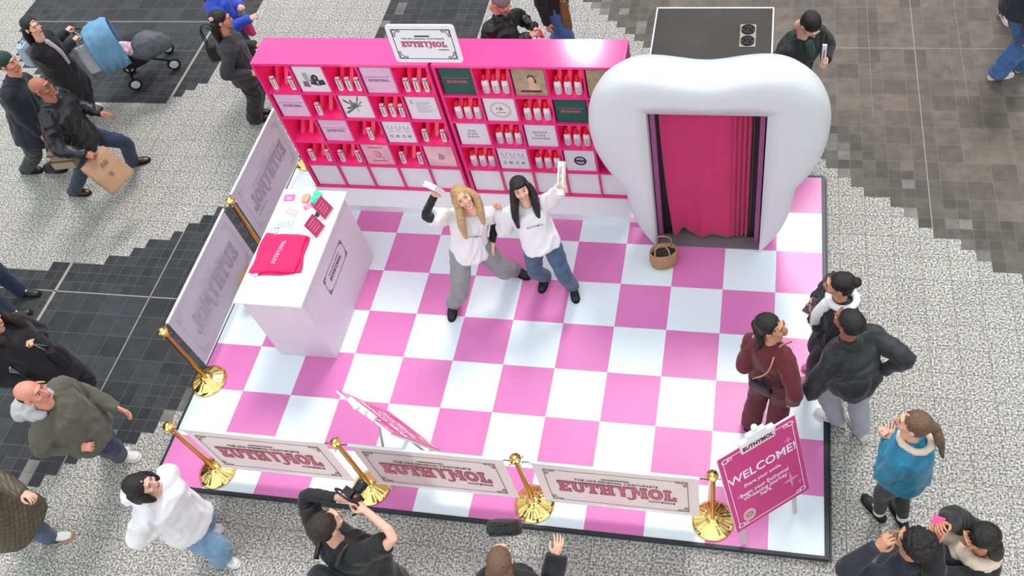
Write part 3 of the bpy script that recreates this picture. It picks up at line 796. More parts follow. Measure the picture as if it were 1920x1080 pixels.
def banner(A, Bp, z0, z1, label, back=False):
    A, Bp = V(A), V(Bp); w = (Bp - A).length; mid = (A + Bp) / 2
    x = (Bp - A).normalized()
    t = thing('barrier_banner', label, 'banner', (mid.x, mid.y, z0), 0, 'printed barrier banners')
    M = MX((mid.x, mid.y, (z0 + z1) / 2), x, (0, 0, 1))
    h = z1 - z0
    bm = B()
    nx = 24; gr = []
    for i in range(nx + 1):
        row = []
        for j in range(7):
            u = i / nx; v_ = j / 6
            row.append(bm.verts.new(M @ V(((u - .5) * w, (v_ - .5) * h, .006 * math.sin(u * 9) * (1 - v_) - .003))))
        gr.append(row)
    for a, b in zip(gr, gr[1:]):
        for j in range(6): bm.faces.new((a[j], b[j], b[j + 1], a[j + 1]))
    obj('fabric', bm, ban_l if back else ban_m, t, smooth=True)
    bm = B(); tube(bm, [M @ V((-w / 2 - .01, h / 2, 0)), M @ V((w / 2 + .01, h / 2, 0))], .014, 10); obj('top_rail', bm, tube_w, t, smooth=True)
    bm = B(); tube(bm, [M @ V((-w / 2, -h / 2, 0)), M @ V((w / 2, -h / 2, 0))], .009, 8); obj('bottom_rail', bm, tube_w, t, smooth=True)
    for s in (-1, 1):
        bm = B(); tube(bm, [M @ V((s * (w / 2 + .008), h / 2, 0)), M @ V((s * (w / 2 + .045), h / 2 + .004, 0)), M @ V((s * (w / 2 + .075), h / 2 - .012, 0))], .004, 6); obj('clip', bm, black_trim if not back else strip_m, t)
    Mf = M @ Matrix.Translation((0, 0, .008))
    iw, ih = w - .16, h - .16
    if back: Mf = Mf @ Matrix.Diagonal((-1, 1, 1, 1))
    ci = show if back else ink
    bm = B(); border(bm, Mf, iw, ih, .005); curls(bm, Mf, iw, ih, .03, .006)
    prism(bm, [(-.11, .19), (.11, .19), (.11, .205), (-.11, .205)], 0, .002, Mf)
    if back: bmesh.ops.reverse_faces(bm, faces=bm.faces)
    obj('printed_border', bm, show_l if back else mat('print_brown', (98, 88, 84), .7), t)
    bm = B(); text(bm, "THE UK'S ORIGINAL TOOTHPASTE", Mf @ Matrix.Translation((0, .145, 0)), .042); text(bm, 'WHITENING', Mf @ Matrix.Translation((w * .27, -.16, 0)), .038, bold=.01)
    obj('small_print', bm, show_l if back else mat('print_brown', (98, 88, 84), .7), t)
    bm = B(); wordmark(bm, Mf @ Matrix.Translation((0, -.005, 0)), w * .74, fat=.03, h1=.0015, hs=1.5); obj('wordmark_outline', bm, show_l if back else mat('print_plum', (150, 82, 92), .7), t)
    bm = B(); wordmark(bm, Mf @ Matrix.Translation((0, -.005, .0022)), w * .74, fat=-.02, h1=.001, hs=1.5); obj('wordmark', bm, show if back else mat('print_pink', (216, 120, 140), .7), t)
    settle(t)
banner((.19, -3.82, 0), (1.46, -3.82, 0), .14, .90, 'front banner nearest the left corner, with the pink wordmark')
banner((1.68, -3.82, 0), (2.945, -3.82, 0), .14, .90, 'middle one of the three front banners with the pink wordmark')
banner((3.17, -3.82, 0), (4.45, -3.82, 0), .14, .90, 'front banner nearest the WELCOME board, with the pink wordmark')
banner((-.41, -2.82, 0), (-.41, -1.50, 0), .14, .90, 'left side banner seen from the back, beside the front corner post', True)
banner((-.41, -1.29, 0), (-.41, -.09, 0), .14, .90, 'left side banner seen from the back, beside the shelving', True)
# ------------------------------------------------------------------ people: skinning tools
def remesh(bm, voxel, smooth=3, fac=.5, name='tmp'):
    """fuse overlapping closed shells into one continuous surface"""
    me = bpy.data.meshes.new(name); bm.normal_update(); bm.to_mesh(me); bm.free()
    o = bpy.data.objects.new(name, me)
    tmp_scene.collection.objects.link(o)
    r = o.modifiers.new('r', 'REMESH'); r.mode = 'VOXEL'; r.voxel_size = voxel
    if smooth:
        s = o.modifiers.new('s', 'SMOOTH'); s.factor = fac; s.iterations = smooth
    vl = tmp_scene.view_layers[0]; vl.update()
    dg = vl.depsgraph
    out = bpy.data.meshes.new_from_object(o.evaluated_get(dg))
    bpy.data.objects.remove(o); bpy.data.meshes.remove(me)
    return out
tmp_scene = bpy.data.scenes.new('workbench')
def arr(me):
    a = np.empty(len(me.vertices) * 3, np.float32); me.vertices.foreach_get('co', a); return a.reshape(-1, 3)
def setarr(me, a): me.vertices.foreach_set('co', np.ascontiguousarray(a, np.float32).ravel()); me.update()
def rough_up(me, amp, freq, seed=0, stretch=(1, 1, 1), amp2=0, freq2=0):
    """cloth folds / lumps: push vertices along their normals by noise"""
    n = len(me.vertices)
    co = arr(me); no = np.empty(n * 3, np.float32); me.vertices.foreach_get('normal', no); no = no.reshape(-1, 3)
    off = np.empty(n, np.float32)
    s = V((seed * 7.3, seed * 3.1, seed * 1.7)); st = V(stretch)
    for i in range(n):
        c = co[i]
        p = V((c[0] * st.x, c[1] * st.y, c[2] * st.z))
        q = noise.noise(p * freq * .5 + s)
        d = noise.noise(p * freq + s + V((q, q, 0)) * 1.5)
        x = (1 - abs(d) * 2.4) * amp
        if amp2: x += noise.noise(p * freq2 + s) * amp2
        off[i] = x
    setarr(me, co + no * off[:, None])
def cone(bm, a, b, ra, rb, n=12, flat=1.0, side=None, caps=(True, True)):
    """tapered limb segment, rounded ends"""
    a, b = V(a), V(b); d = (b - a); L = d.length
    if L < 1e-5: return
    u, v_, d = frame_of(d, side if side is not None else V((0, 0, 1)))
    rs = []
    P = []
    if caps[0]: P += [(-ra * .9, ra * .42), (-ra * .55, ra * .83)]
    P += [(0, ra), (L * .5, (ra + rb) / 2), (L, rb)]
    if caps[1]: P += [(L + rb * .55, rb * .83), (L + rb * .9, rb * .42)]
    for h, r in P:
        rs.append([a + d * h + (u * math.cos(2 * PI * j / n) + v_ * math.sin(2 * PI * j / n) * flat) * r for j in range(n)])
    rings(bm, rs)
def chain(bm, pts, rad, n=12, sub=3):
    """smooth tapered tube through joints with rounded ends"""
    P = crom(pts, sub); k = len(P)
    R = []
    m = len(rad) - 1
    for i in range(k):
        t = i / (k - 1) * m; j = min(int(t), m - 1); f = t - j
        R.append(rad[j] * (1 - f) + rad[j + 1] * f)
    d0 = (P[0] - P[1]).normalized(); d1 = (P[-1] - P[-2]).normalized()
    P = [P[0] + d0 * R[0] * .8] + P + [P[-1] + d1 * R[-1] * .8]
    R = [R[0] * .5] + R + [R[-1] * .5]
    tube(bm, P, R, n)
def oval(c, u, v_, n=20, p=2.3):
    out = []
    for i in range(n):
        a = 2 * PI * i / n; ca, sa = math.cos(a), math.sin(a)
        out.append(V(c) + u * (abs(ca) ** (2 / p) * (1 if ca > 0 else -1)) + v_ * (abs(sa) ** (2 / p) * (1 if sa > 0 else -1)))
    return out

class Acc:
    """gathers finished shells into one mesh object with several materials"""
    def __init__(s): s.v = []; s.f = []; s.m = []; s.mats = []
    def mi(s, m):
        if m not in s.mats: s.mats.append(m)
        return s.mats.index(m)
    def add(s, me, m, M=None):
        o = len(s.v); i = s.mi(m)
        for v_ in me.vertices: s.v.append((M @ v_.co) if M is not None else v_.co.copy())
        flip = M is not None and M.to_3x3().determinant() < 0
        for p in me.polygons:
            q = [o + x for x in p.vertices]
            if flip: q.reverse()
            s.f.append(q); s.m.append(i)
    def addbm(s, bm, m, M=None):
        me = bpy.data.meshes.new('x'); bm.normal_update(); bm.to_mesh(me); bm.free(); s.add(me, m, M); bpy.data.meshes.remove(me)
    def build(s, name, parent):
        me = bpy.data.meshes.new(name); me.from_pydata(s.v, [], s.f); me.polygons.foreach_set('material_index', s.m); me.update()
        return link(name, me, s.mats, parent, True)

# ---- head (local: +Y face, +Z up, origin at the middle of the skull) ----
def _head():
    bm = B()
    ell(bm, (0, -.012, .030), (.074, .094, .084), sub=3)
    ell(bm, (0, .03, -.015), (.062, .062, .07), sub=3)
    ell(bm, (0, .040, -.065), (.045, .044, .045), sub=2)      # jaw
    ell(bm, (0, .068, -.098), (.02, .018, .016))              # chin
    ell(bm, (0, .088, .028), (.05, .012, .012))               # brow
    cone(bm, (0, .092, .012), (0, .108, -.026), .008, .0125, 8)   # nose
    ell(bm, (.011, .096, -.030), (.008, .009, .007)); ell(bm, (-.011, .096, -.030), (.008, .009, .007))
    ell(bm, (.038, .066, -.028), (.022, .02, .018)); ell(bm, (-.038, .066, -.028), (.022, .02, .018))   # cheeks
    ell(bm, (0, .088, -.062), (.022, .010, .011))             # lips mound
    for s in (-1, 1):
        ell(bm, (s * .078, -.005, -.008), (.008, .020, .031), Matrix.Rotation(s * .25, 4, 'Z'))
    cone(bm, (0, -.025, -.03), (0, -.03, -.16), .050, .052, 14)   # neck
    return remesh(bm, .0055, 2)
HEAD = _head()
# ---- hands (local: wrist at origin, +Y fingers, -Z palm, thumb on -X: a right hand) ----
def _hand(pose):
    bm = B()
    ell(bm, (0, .045, 0), (.036, .050, .0145), sub=2)
    ell(bm, (.0, .075, .001), (.037, .018, .012)); ell(bm, (-.022, .03, -.004), (.018, .028, .014))
    cone(bm, (0, -.05, 0), (0, .02, 0), .025, .026, 12, .78)
    curl = {'relax': (.25, .35, .3), 'grip': (1.0, 1.25, .9), 'open': (-.05, .08, .05), 'hold': (.65, .75, .5)}[pose]
    for x, L, sp in ((-.029, .074, .10), (-.010, .082, .02), (.010, .077, -.05), (.028, .062, -.14)):
        p = V((x, .086, 0)); a = 0; r = .0088
        ps = [p]
        for k, f in enumerate((.45, .31, .24)):
            a += curl[k] * (1 + abs(x) * 3)
            d = V((-sp * math.cos(a), math.cos(a), -math.sin(a)))
            p = p + d.normalized() * L * f; ps.append(p)
        for k in range(3): cone(bm, ps[k], ps[k + 1], r - .0009 * k, r - .0009 * (k + 1), 8)
    th = {'relax': [(-.028, .022, -.006), (-.052, .050, -.014), (-.058, .078, -.020), (-.056, .098, -.024)],
          'open': [(-.028, .022, -.004), (-.062, .045, -.006), (-.080, .066, -.008), (-.090, .084, -.008)],
          'hold': [(-.028, .022, -.008), (-.048, .046, -.026), (-.046, .070, -.042), (-.036, .086, -.050)],
          'grip': [(-.028, .022, -.010), (-.044, .048, -.030), (-.030, .068, -.046), (-.008, .076, -.050)]}[pose]
    for k in range(3): cone(bm, th[k], th[k + 1], .0115 - .001 * k, .0105 - .001 * k, 8)
    return remesh(bm, .0042, 1, .4)
HANDS = {k: _hand(k) for k in ('relax', 'grip', 'open', 'hold')}

def skin(n, c): return mat('skin_' + n, c, .5, var=.05, scale=30, spec=.35)
SK_F = skin('fair', (226, 176, 152)); SK_T = skin('tan', (196, 142, 112)); SK_B = skin('brown', (150, 98, 72)); SK_R = skin('rosy', (214, 146, 124))
EYE_W = mat('eye_white', (228, 222, 216), .3); EYE_D = mat('eye_dark', (48, 34, 28), .2); LIP = mat('lip', (176, 90, 88), .45); TEETH = mat('teeth', (240, 238, 232), .3)
def hair_mat(n, c): return mat('hair_' + n, c, .40, var=.30, scale=75, stretch=(1, 1, .05), bump=.7, bscale=190)
H_BLACK = hair_mat('black', (22, 18, 18)); H_BLOND = hair_mat('blonde', (196, 158, 112)); H_BROWN = hair_mat('brown', (112, 84, 62)); H_DARK = hair_mat('dark_brown', (44, 32, 28)); H_GREY = hair_mat('grey', (128, 124, 122))
def cloth(n, c, rough=.8, var=.06, bump=.15, bs=160, **k): return mat('cloth_' + n, c, rough, var=var, bump=bump, bscale=bs, sheen=.15, **k)

def ang(d): return V((math.cos(math.radians(d)), math.sin(math.radians(d)), 0))
def ik(a, c, l1, l2, hint):
    """middle joint of a two-bone limb from a to c"""
    d = c - a; L = min(d.length, (l1 + l2) * .998); L = max(L, abs(l1 - l2) * 1.05 + 1e-3); u = d.normalized()
    x = (l1 * l1 - l2 * l2 + L * L) / (2 * L); h = math.sqrt(max(l1 * l1 - x * x, 0))
    w = hint - u * hint.dot(u)
    w = w.normalized() if w.length > 1e-4 else V((0, 0, 1))
    return a + u * x + w * h, a + u * L

def person(label, head, feet, pel, yaw, H=1.68, look=None, tilt=0, pitch=0, hy=None, build=1.0, skin_m=SK_F, hands=None, elbows=None, knees=None,
           toes=None, top=None, bottom=None, shoes=None, hair=None, chest=None, hpose=('relax', 'relax'), smile=False, ground=GZ, palm=(None, None), foot_lift=(0, 0), hair_pts=None, lift=True):
    """joints are points of the place; yaw is the compass heading of the chest in degrees"""
    t = thing('person', label, 'person', (feet[0][0] * .5 + feet[1][0] * .5, feet[0][1] * .5 + feet[1][1] * .5, ground))
    S = H / 1.70
    f, hyaw = ang(yaw), (yaw if hy is None else hy); fh = ang(hyaw); l = V((-f.y, f.x, 0)); lh = V((-fh.y, fh.x, 0))
    pel = V(pel)
    if lift:
        for _ in range(30):
            q_ = []
            for k in (0, 1):
                td = ang(toes[k] if toes else hyaw); a_ = V((feet[k][0], feet[k][1], ground)) - td * .06 * S + V((0, 0, .085 * S)); h_ = pel - lh * (.085 if k == 0 else -.085) * S - V((0, 0, .02)); q_.append((h_ - a_).length)
            if max(q_) > .985 * .85 * S: break
            pel = pel + V((0, 0, .006))
    head = RS(head[1], head[2], pel, .675 * head[3] / 1.70) if head[0] == 'HD' else V(head)
    lk = ang(yaw if look is None else look)
    # head frame
    lk = (lk * math.cos(math.radians(pitch)) + V((0, 0, 1)) * math.sin(math.radians(pitch))).normalized()
    hr = lk.cross(V((0, 0, 1))).normalized(); hu = hr.cross(lk).normalized()
    q = Quaternion(lk, math.radians(tilt)); hr = q @ hr; hu = q @ hu
    HM = MX(head, hr, lk, hu) @ Matrix.Scale(S * 1.03, 4)
    sp = (head - pel).normalized()
    neck_top = HM @ V((0, -.03, -.10))
    C = V(chest) if chest is not None else head - sp * .27 * S * .5 - V((0, 0, 1)) * .27 * S * .5 - f * .03
    up = (C - pel).normalized()
    l2 = (l - up * l.dot(up)).normalized(); f2 = l2.cross(up)
    lh2 = (lh - up * lh.dot(up)).normalized(); fh2 = lh2.cross(up)
    sh = [C - l2 * .165 * S * build - up * .02 * S, C + l2 * .165 * S * build - up * .02 * S]       # right, left
    hip = [pel - lh * .085 * S - V((0, 0, .02)), pel + lh * .085 * S - V((0, 0, .02))]
    th_, sk_ = .43 * S, .42 * S
    ankles = []
    tdir = []
    for k in (0, 1):
        p = V((feet[k][0], feet[k][1], (feet[k][2] if len(feet[k]) > 2 else ground)))
        td = ang((toes[k] if toes else hyaw)); tdir.append(td)
        ankles.append(p - td * .06 * S + V((0, 0, .085 * S)))
    for _ in range(60):
        if all((hip[k] - ankles[k]).length < (th_ + sk_) * .995 for k in (0, 1)): break
        hip = [h - V((0, 0, .01)) for h in hip]; pel = pel - V((0, 0, .01))
    kn = []
    for k in (0, 1):
        hint = V(knees[k]) if knees and knees[k] is not None else (fh * 1.0 + tdir[k] * .5)
        m, e = ik(hip[k], ankles[k], th_, sk_, hint); kn.append(m)
    ua, fa = .29 * S, .25 * S
    el_, wr, hd = [], [], []
    for k in (0, 1):
        sgn_ = -1 if k == 0 else 1
        if hands and hands[k] is not None:
            tgt = V(hands[k])
            hint = V(elbows[k]) if elbows and elbows[k] is not None else (V((0, 0, -1)) + l * sgn_ * .5 - f * .5)
        else:
            tgt = sh[k] + V((0, 0, -.60 * S)) + l * sgn_ * .07 + f * .05; hint = -f + l * sgn_ * .2
        m, e = ik(sh[k], tgt, ua, fa + .07 * S, hint)
        d = (e - m).normalized(); el_.append(m); wr.append(m + d * fa); hd.append(d)
    J = dict(t=t, head=head, HM=HM, C=C, pel=pel, sh=sh, el=el_, wr=wr, hip=hip, kn=kn, an=ankles, f=f, l=l, up=up, S=S, hd=hd, l2=l2, f2=f2, hu=hu, lk=lk, hr=hr, td=tdir)
    # ---------------- body: one continuous figure
    A = Acc()
    bm = B()
    waist = pel.lerp(C, .42)
    for c, r in ((pel, (.12, .095)), ):
        pass
    rs = []
    for t_, rx, ry, a in ((-.18, .07, .06, 0), (-.05, .135, .10, 0), (.12, .13, .098, .1), (.42, .112, .088, .4), (.7, .135, .10, .8), (.92, .14, .09, 1), (1.04, .08, .06, 1)):
        c = pel.lerp(C, t_); u = (lh2 * (1 - a) + l2 * a).normalized(); w = u.cross(up)
        rs.append(oval(c, u * rx * S * build, w * ry * S * build, 18))
    rings(bm, rs)
    cone(bm, C - up * .02, neck_top, .055 * S, .050 * S, 14)
    for k in (0, 1):
        chain(bm, [C.lerp(sh[k], .6), sh[k], el_[k], wr[k] + hd[k] * .01], [.055 * S, .052 * S, .037 * S, .025 * S], 12)
        chain(bm, [pel.lerp(hip[k], .7), hip[k], kn[k], ankles[k]], [.080 * S, .074 * S, .046 * S, .032 * S], 12)
        cone(bm, ankles[k], ankles[k] + tdir[k] * .13 * S - V((0, 0, .055 * S)), .035 * S, .022 * S, 10)
    A.add(remesh(bm, .013, 2), skin_m)
    A.add(HEAD, skin_m, HM)
    for k in (0, 1):
        sgn_ = -1 if k == 0 else 1
        d = hd[k]
        pn = V(palm[k]) if palm[k] is not None else -l * sgn_ if d.z < -.5 else V((0, 0, -1)) - l * sgn_ * .5      # where the palm looks
        z = -(pn - d * pn.dot(d)); z = z.normalized() if z.length > .01 else V((0, 0, 1))
        x = d.cross(z)
        m = Matrix((x, d, z)).transposed().to_4x4(); m.translation = wr[k]
        m = m @ Matrix.Diagonal((S if k == 0 else -S, S, S, 1))
        A.add(HANDS[hpose[k]], skin_m, m)
        J['hm%d' % k] = m
    # eyes, brows, mouth
    hc = hair[1] if hair else H_DARK
    for s in (-1, 1):
        bm = B(); ell(bm, (s * .032, .0832, .005), (.0125, .0095, .0062)); A.addbm(bm, EYE_W, HM)
        bm = B(); ell(bm, (s * .032, .0892, .005), (.0064, .0045, .0056)); chain(bm, [(s * .018, .0885, .0085), (s * .032, .0935, .0125), (s * .047, .0845, .0085)], [.0014, .0019, .0014], 6); A.addbm(bm, EYE_D, HM)
        bm = B(); chain(bm, [(s * .016, .1000, .0290), (s * .034, .0975, .0315), (s * .052, .086, .0260)], [.0018, .0028, .0014], 6); A.addbm(bm, hc if hair and hair[0] != 'bald' else H_DARK, HM)
    if smile:
        cr_ = [(-.029, .0825, -.050), (-.016, .0925, -.0575), (0, .0965, -.060), (.016, .0925, -.0575), (.029, .0825, -.050)]
        lo_ = [(-.029, .0825, -.050), (-.017, .0915, -.066), (0, .0950, -.0735), (.017, .0915, -.066), (.029, .0825, -.050)]
        bm = B(); chain(bm, cr_, [.002, .003, .0034, .003, .002], 6); chain(bm, lo_, [.002, .0034, .004, .0034, .002], 6); A.addbm(bm, LIP, HM)
        bm = B(); ell(bm, (0, .0915, -.0655), (.0215, .0055, .0062)); A.addbm(bm, TEETH, HM)
    else:
        bm = B(); chain(bm, [(-.023, .0885, -.060), (-.008, .0985, -.058), (.008, .0985, -.058), (.023, .0885, -.060)], [.003, .0045, .0045, .003], 6)
        chain(bm, [(-.019, .0885, -.066), (0, .097, -.068), (.019, .0885, -.066)], [.003, .005, .003], 6); A.addbm(bm, LIP, HM)
    A.build('body', t)
    # ---------------- trousers
    seed = abs(hash_(label)) % 97
    if bottom:
        kind, m = bottom[:2]
        w0, w1, w2 = {'jeans': (.102, .078, .068), 'slim': (.094, .068, .050), 'wide': (.108, .098, .096), 'sweat': (.106, .088, .070), 'suit': (.104, .086, .088)}[kind]
        bm = B()
        rs = []
        for t_, rx, ry in ((-.20, .12, .085), (-.10, .150, .112), (.05, .155, .118), (.20, .142, .108)):
            c = pel.lerp(C, t_); rs.append(oval(c, lh2 * rx * S * build, fh2 * ry * S * build, 20))
        rings(bm, rs)
        for k in (0, 1):
            an = ankles[k] + ((kn[k] - ankles[k]).normalized() * .02 if kind == 'slim' else V((0, 0, -.045 * S)))
            P = [hip[k] + V((0, 0, .03)), hip[k].lerp(kn[k], .5), kn[k], kn[k].lerp(an, .55), an]
            R = [w0 * S, (w0 * .55 + w1 * .45) * S, w1 * S, (w1 * .5 + w2 * .5) * S, w2 * S]
            Q = crom(P, 4); RR = []
            for i in range(len(Q)):
                tt = i / (len(Q) - 1) * 4; j = min(int(tt), 3); RR.append(R[j] * (1 - tt + j) + R[j + 1] * (tt - j))
            tube(bm, Q, RR, 16)
        me = remesh(bm, .0135, 3)
        amp = {'slim': .002, 'jeans': .006, 'wide': .009, 'sweat': .008, 'suit': .007}[kind]
        rough_up(me, amp, 9, seed, (1.3, 1.3, .6), amp * .4, 22)
        link('trousers' if kind != 'slim' else 'leggings', me, m, t, True)
    # ---------------- shoes
    if shoes:
        sm, so = shoes[:2]
        tall = shoes[2] if len(shoes) > 2 else 0
        for k in (0, 1):
            z0 = feet[k][2] if len(feet[k]) > 2 else ground
            lift = foot_lift[k]
            base = V((feet[k][0], feet[k][1], z0 + .0015)) - tdir[k] * .135 * S
            x = tdir[k]; y = V((-x.y, x.x, 0)); z = V((0, 0, 1))
            if lift:
                x = (x * math.cos(lift) - z * math.sin(lift)).normalized(); z = x.cross(y)
                base = base + V((0, 0, math.sin(lift) * .25 * S))
            M = Matrix((x, y, z)).transposed().to_4x4(); M.translation = base; M = M @ Matrix.Scale(S, 4)
            bm = B(); rs = []
            for xx, wy, h in ((.0, .028, .07), (.03, .036, .085), (.08, .039, .096), (.13, .044, .086), (.18, .050, .070), (.225, .047, .058), (.262, .030, .040)):
                rs.append([M @ V((xx, wy * math.cos(a) * (1 if math.sin(a) < 0 else .92), .018 + (h - .018) * (.5 + .5 * math.sin(a)))) for a in [2 * PI * i / 14 for i in range(14)]])
            rings(bm, rs)
            cone(bm, M @ V((.07, 0, .06)), M @ V((.068, 0, .105 + tall)), .043 * S, .043 * S, 12, caps=(True, False))
            me = remesh(bm, .009, 2)
            sh_o = link('shoe', me, sm, t, True)
            bm = B(); P = []
            for xx, wy in ((-.004, .02), (.01, .034), (.05, .040), (.11, .040), (.17, .048), (.22, .047), (.255, .034), (.272, .014)): P.append((xx, wy))
            out = [(a, b) for a, b in P] + [(a, -b) for a, b in reversed(P)]
            prism(bm, list(reversed(out)), 0, .022, M)
            so_o = obj('sole', bm, so, sh_o)
    # ---------------- upper garment
    if top:
        kind, m = top[:2]; o = dict(top[2]) if len(top) > 2 else {}
        hem = o.get('hem', .06); loose = o.get('loose', .02); sl = o.get('sleeve', 'long'); vox = o.get('vox', .0135)
        bm = B(); rs = []
        Lp = (C - pel).length
        tb = -hem / Lp
        flare = o.get('flare', 0)
        hb = ((kn[0] + kn[1]) / 2 - pel)
        def ctr(t_):
            if t_ >= 0: return pel.lerp(C, t_)
            d = (hb.normalized() * .5 - up * .5).normalized()
            return pel + d * (-t_ * Lp)
        prof_ = [(tb, .150 + flare, .118 + flare * .8, 0), (tb * .5, .155 + flare * .6, .122 + flare * .5, 0), (0.03, .152 + flare * .3, .118 + flare * .2, 0), (.25, .140, .110, .2), (.5, .138, .108, .5), (.72, .150, .114, .8), (.90, .155, .104, 1), (1.02, .125, .085, 1), (1.10, .068, .064, 1)]
        for t_, rx, ry, a in prof_:
            c = ctr(t_); u = (lh2 * (1 - a) + l2 * a).normalized(); w = u.cross(up)
            lo = loose * (.75 if t_ < 1.0 else .2)
            rs.append(oval(c, u * (rx * build + lo) * S, w * (ry * build + lo) * S, 22))
        rings(bm, rs)
        sw = loose * .38
        for k in (0, 1):
            a0 = C.lerp(sh[k], .45)
            if sl == 'short':
                e = sh[k].lerp(el_[k], .75)
                chain(bm, [C.lerp(sh[k], .25) + up * .012, a0 + up * .006, sh[k]], [.068 * S + sw * .5, .068 * S + sw * .5, .066 * S + sw * .6], 14)
                cone(bm, sh[k], e, .058 * S + sw * .7, .060 * S + sw * 1.5, 16, caps=(True, False))
            elif sl in ('right_only', ):
                pass
            elif isinstance(sl, float) or sl == 'long':
                ls = sl if isinstance(sl, float) else 1.0
                w_ = el_[k].lerp(wr[k], ls) + hd[k] * (.015 if ls == 1.0 else 0)
                chain(bm, [C.lerp(sh[k], .25) + up * .012, a0 + up * .006, sh[k]], [.068 * S + sw * .5, .068 * S + sw * .5, .066 * S + sw * .6], 14)
                P = crom([sh[k], sh[k].lerp(el_[k], .55), el_[k], el_[k].lerp(w_, .5), w_], 3)
                r0, r1, r2 = .062 * S + sw * .7, .050 * S + sw * 1.1, (.033 * S + sw * o.get('cuff', .6))
                RR = [r0 + (r1 - r0) * min(1, i / (len(P) - 1) * 2) + (r2 - r1) * max(0, i / (len(P) - 1) * 2 - 1) for i in range(len(P))]
                tube(bm, P, RR, 16)
        if o.get('hood'):
            hc_ = C + up * .07 * S - f2 * .085 * S
            ell(bm, hc_, (.11 * S, .085 * S, .06 * S), MX((0, 0, 0), l2, up.cross(l2) if False else f2, up))
        if o.get('collar'):
            cc = C + up * .105 * S
            rings(bm, [oval(C + up * .04 * S, l2 * .085 * S, f2 * .08 * S, 18), oval(cc, l2 * .074 * S, f2 * .074 * S, 18)])
        me = remesh(bm, vox, 3)
        rough_up(me, o.get('fold', .009) * 1.15, o.get('ff', 6) * 1.45, seed + 3, (1.1, 1.1, .65), o.get('lump', .003), o.get('lf', 22))
        go = link(o.get('name', kind), me, m, t, True)
        J['garment'] = go
        if o.get('hoodcol'):
            bm = B(); pts = []
            for i in range(13):
                a = -PI * .15 + i / 12 * PI * 1.3
                pts.append(C + up * (.085 - .03 * math.sin(a)) * S + (l2 * math.cos(a) - f2 * math.sin(a)) * (.085 + .035 * max(0, math.sin(a))) * S)
            chain(bm, pts, [.03 * S] + [.042 * S] * 5 + [.03 * S], 10, 2)
            ell(bm, C + up * .045 * S - f2 * .165 * S, (.135 * S, .085 * S, .09 * S), MX((0, 0, 0), l2, f2, up)); ell(bm, C - up * .03 * S - f2 * .20 * S, (.10 * S, .065 * S, .11 * S), MX((0, 0, 0), l2, f2, up))
            me = remesh(bm, .010, 2); rough_up(me, .006, 16, seed)
            link('hood', me, o['hoodcol'], t, True)
        if o.get('under'):      # long sleeves worn under a short-sleeved shirt
            um = o['under']; bm = B()
            for k in (0, 1):
                P = crom([sh[k].lerp(el_[k], .3), el_[k], wr[k] + hd[k] * .01], 4)
                tube(bm, P, [(.050 - .016 * i / (len(P) - 1)) * S for i in range(len(P))], 14)
            cone(bm, C + up * .02, C + up * .125 * S, .070 * S, .062 * S, 16, caps=(False, False))
            me = remesh(bm, .0115, 2); rough_up(me, .004, 14, seed)
            link('undershirt', me, um, t, True)
        if o.get('print'):
            M = MX(C - up * .13 * S + f2 * (.118 * build + o.get('loose', .02) * .75 + .022) * S + l2 * .04, l2, up)
            bm = B(); text(bm, 'EUTHYMOL', M, .028, ext=.001, bold=.003, space=1.05); obj('chest_print', bm, ink, t)
    # ---------------- hair
    if hair: make_hair(J, hair[0], hair[1], t, seed, hair_pts)
    settle(t)
    return J
def hash_(s):
    h = 7
    for ch in s: h = (h * 31 + ord(ch)) % 1000003
    return h
def kind_cover(b): return False
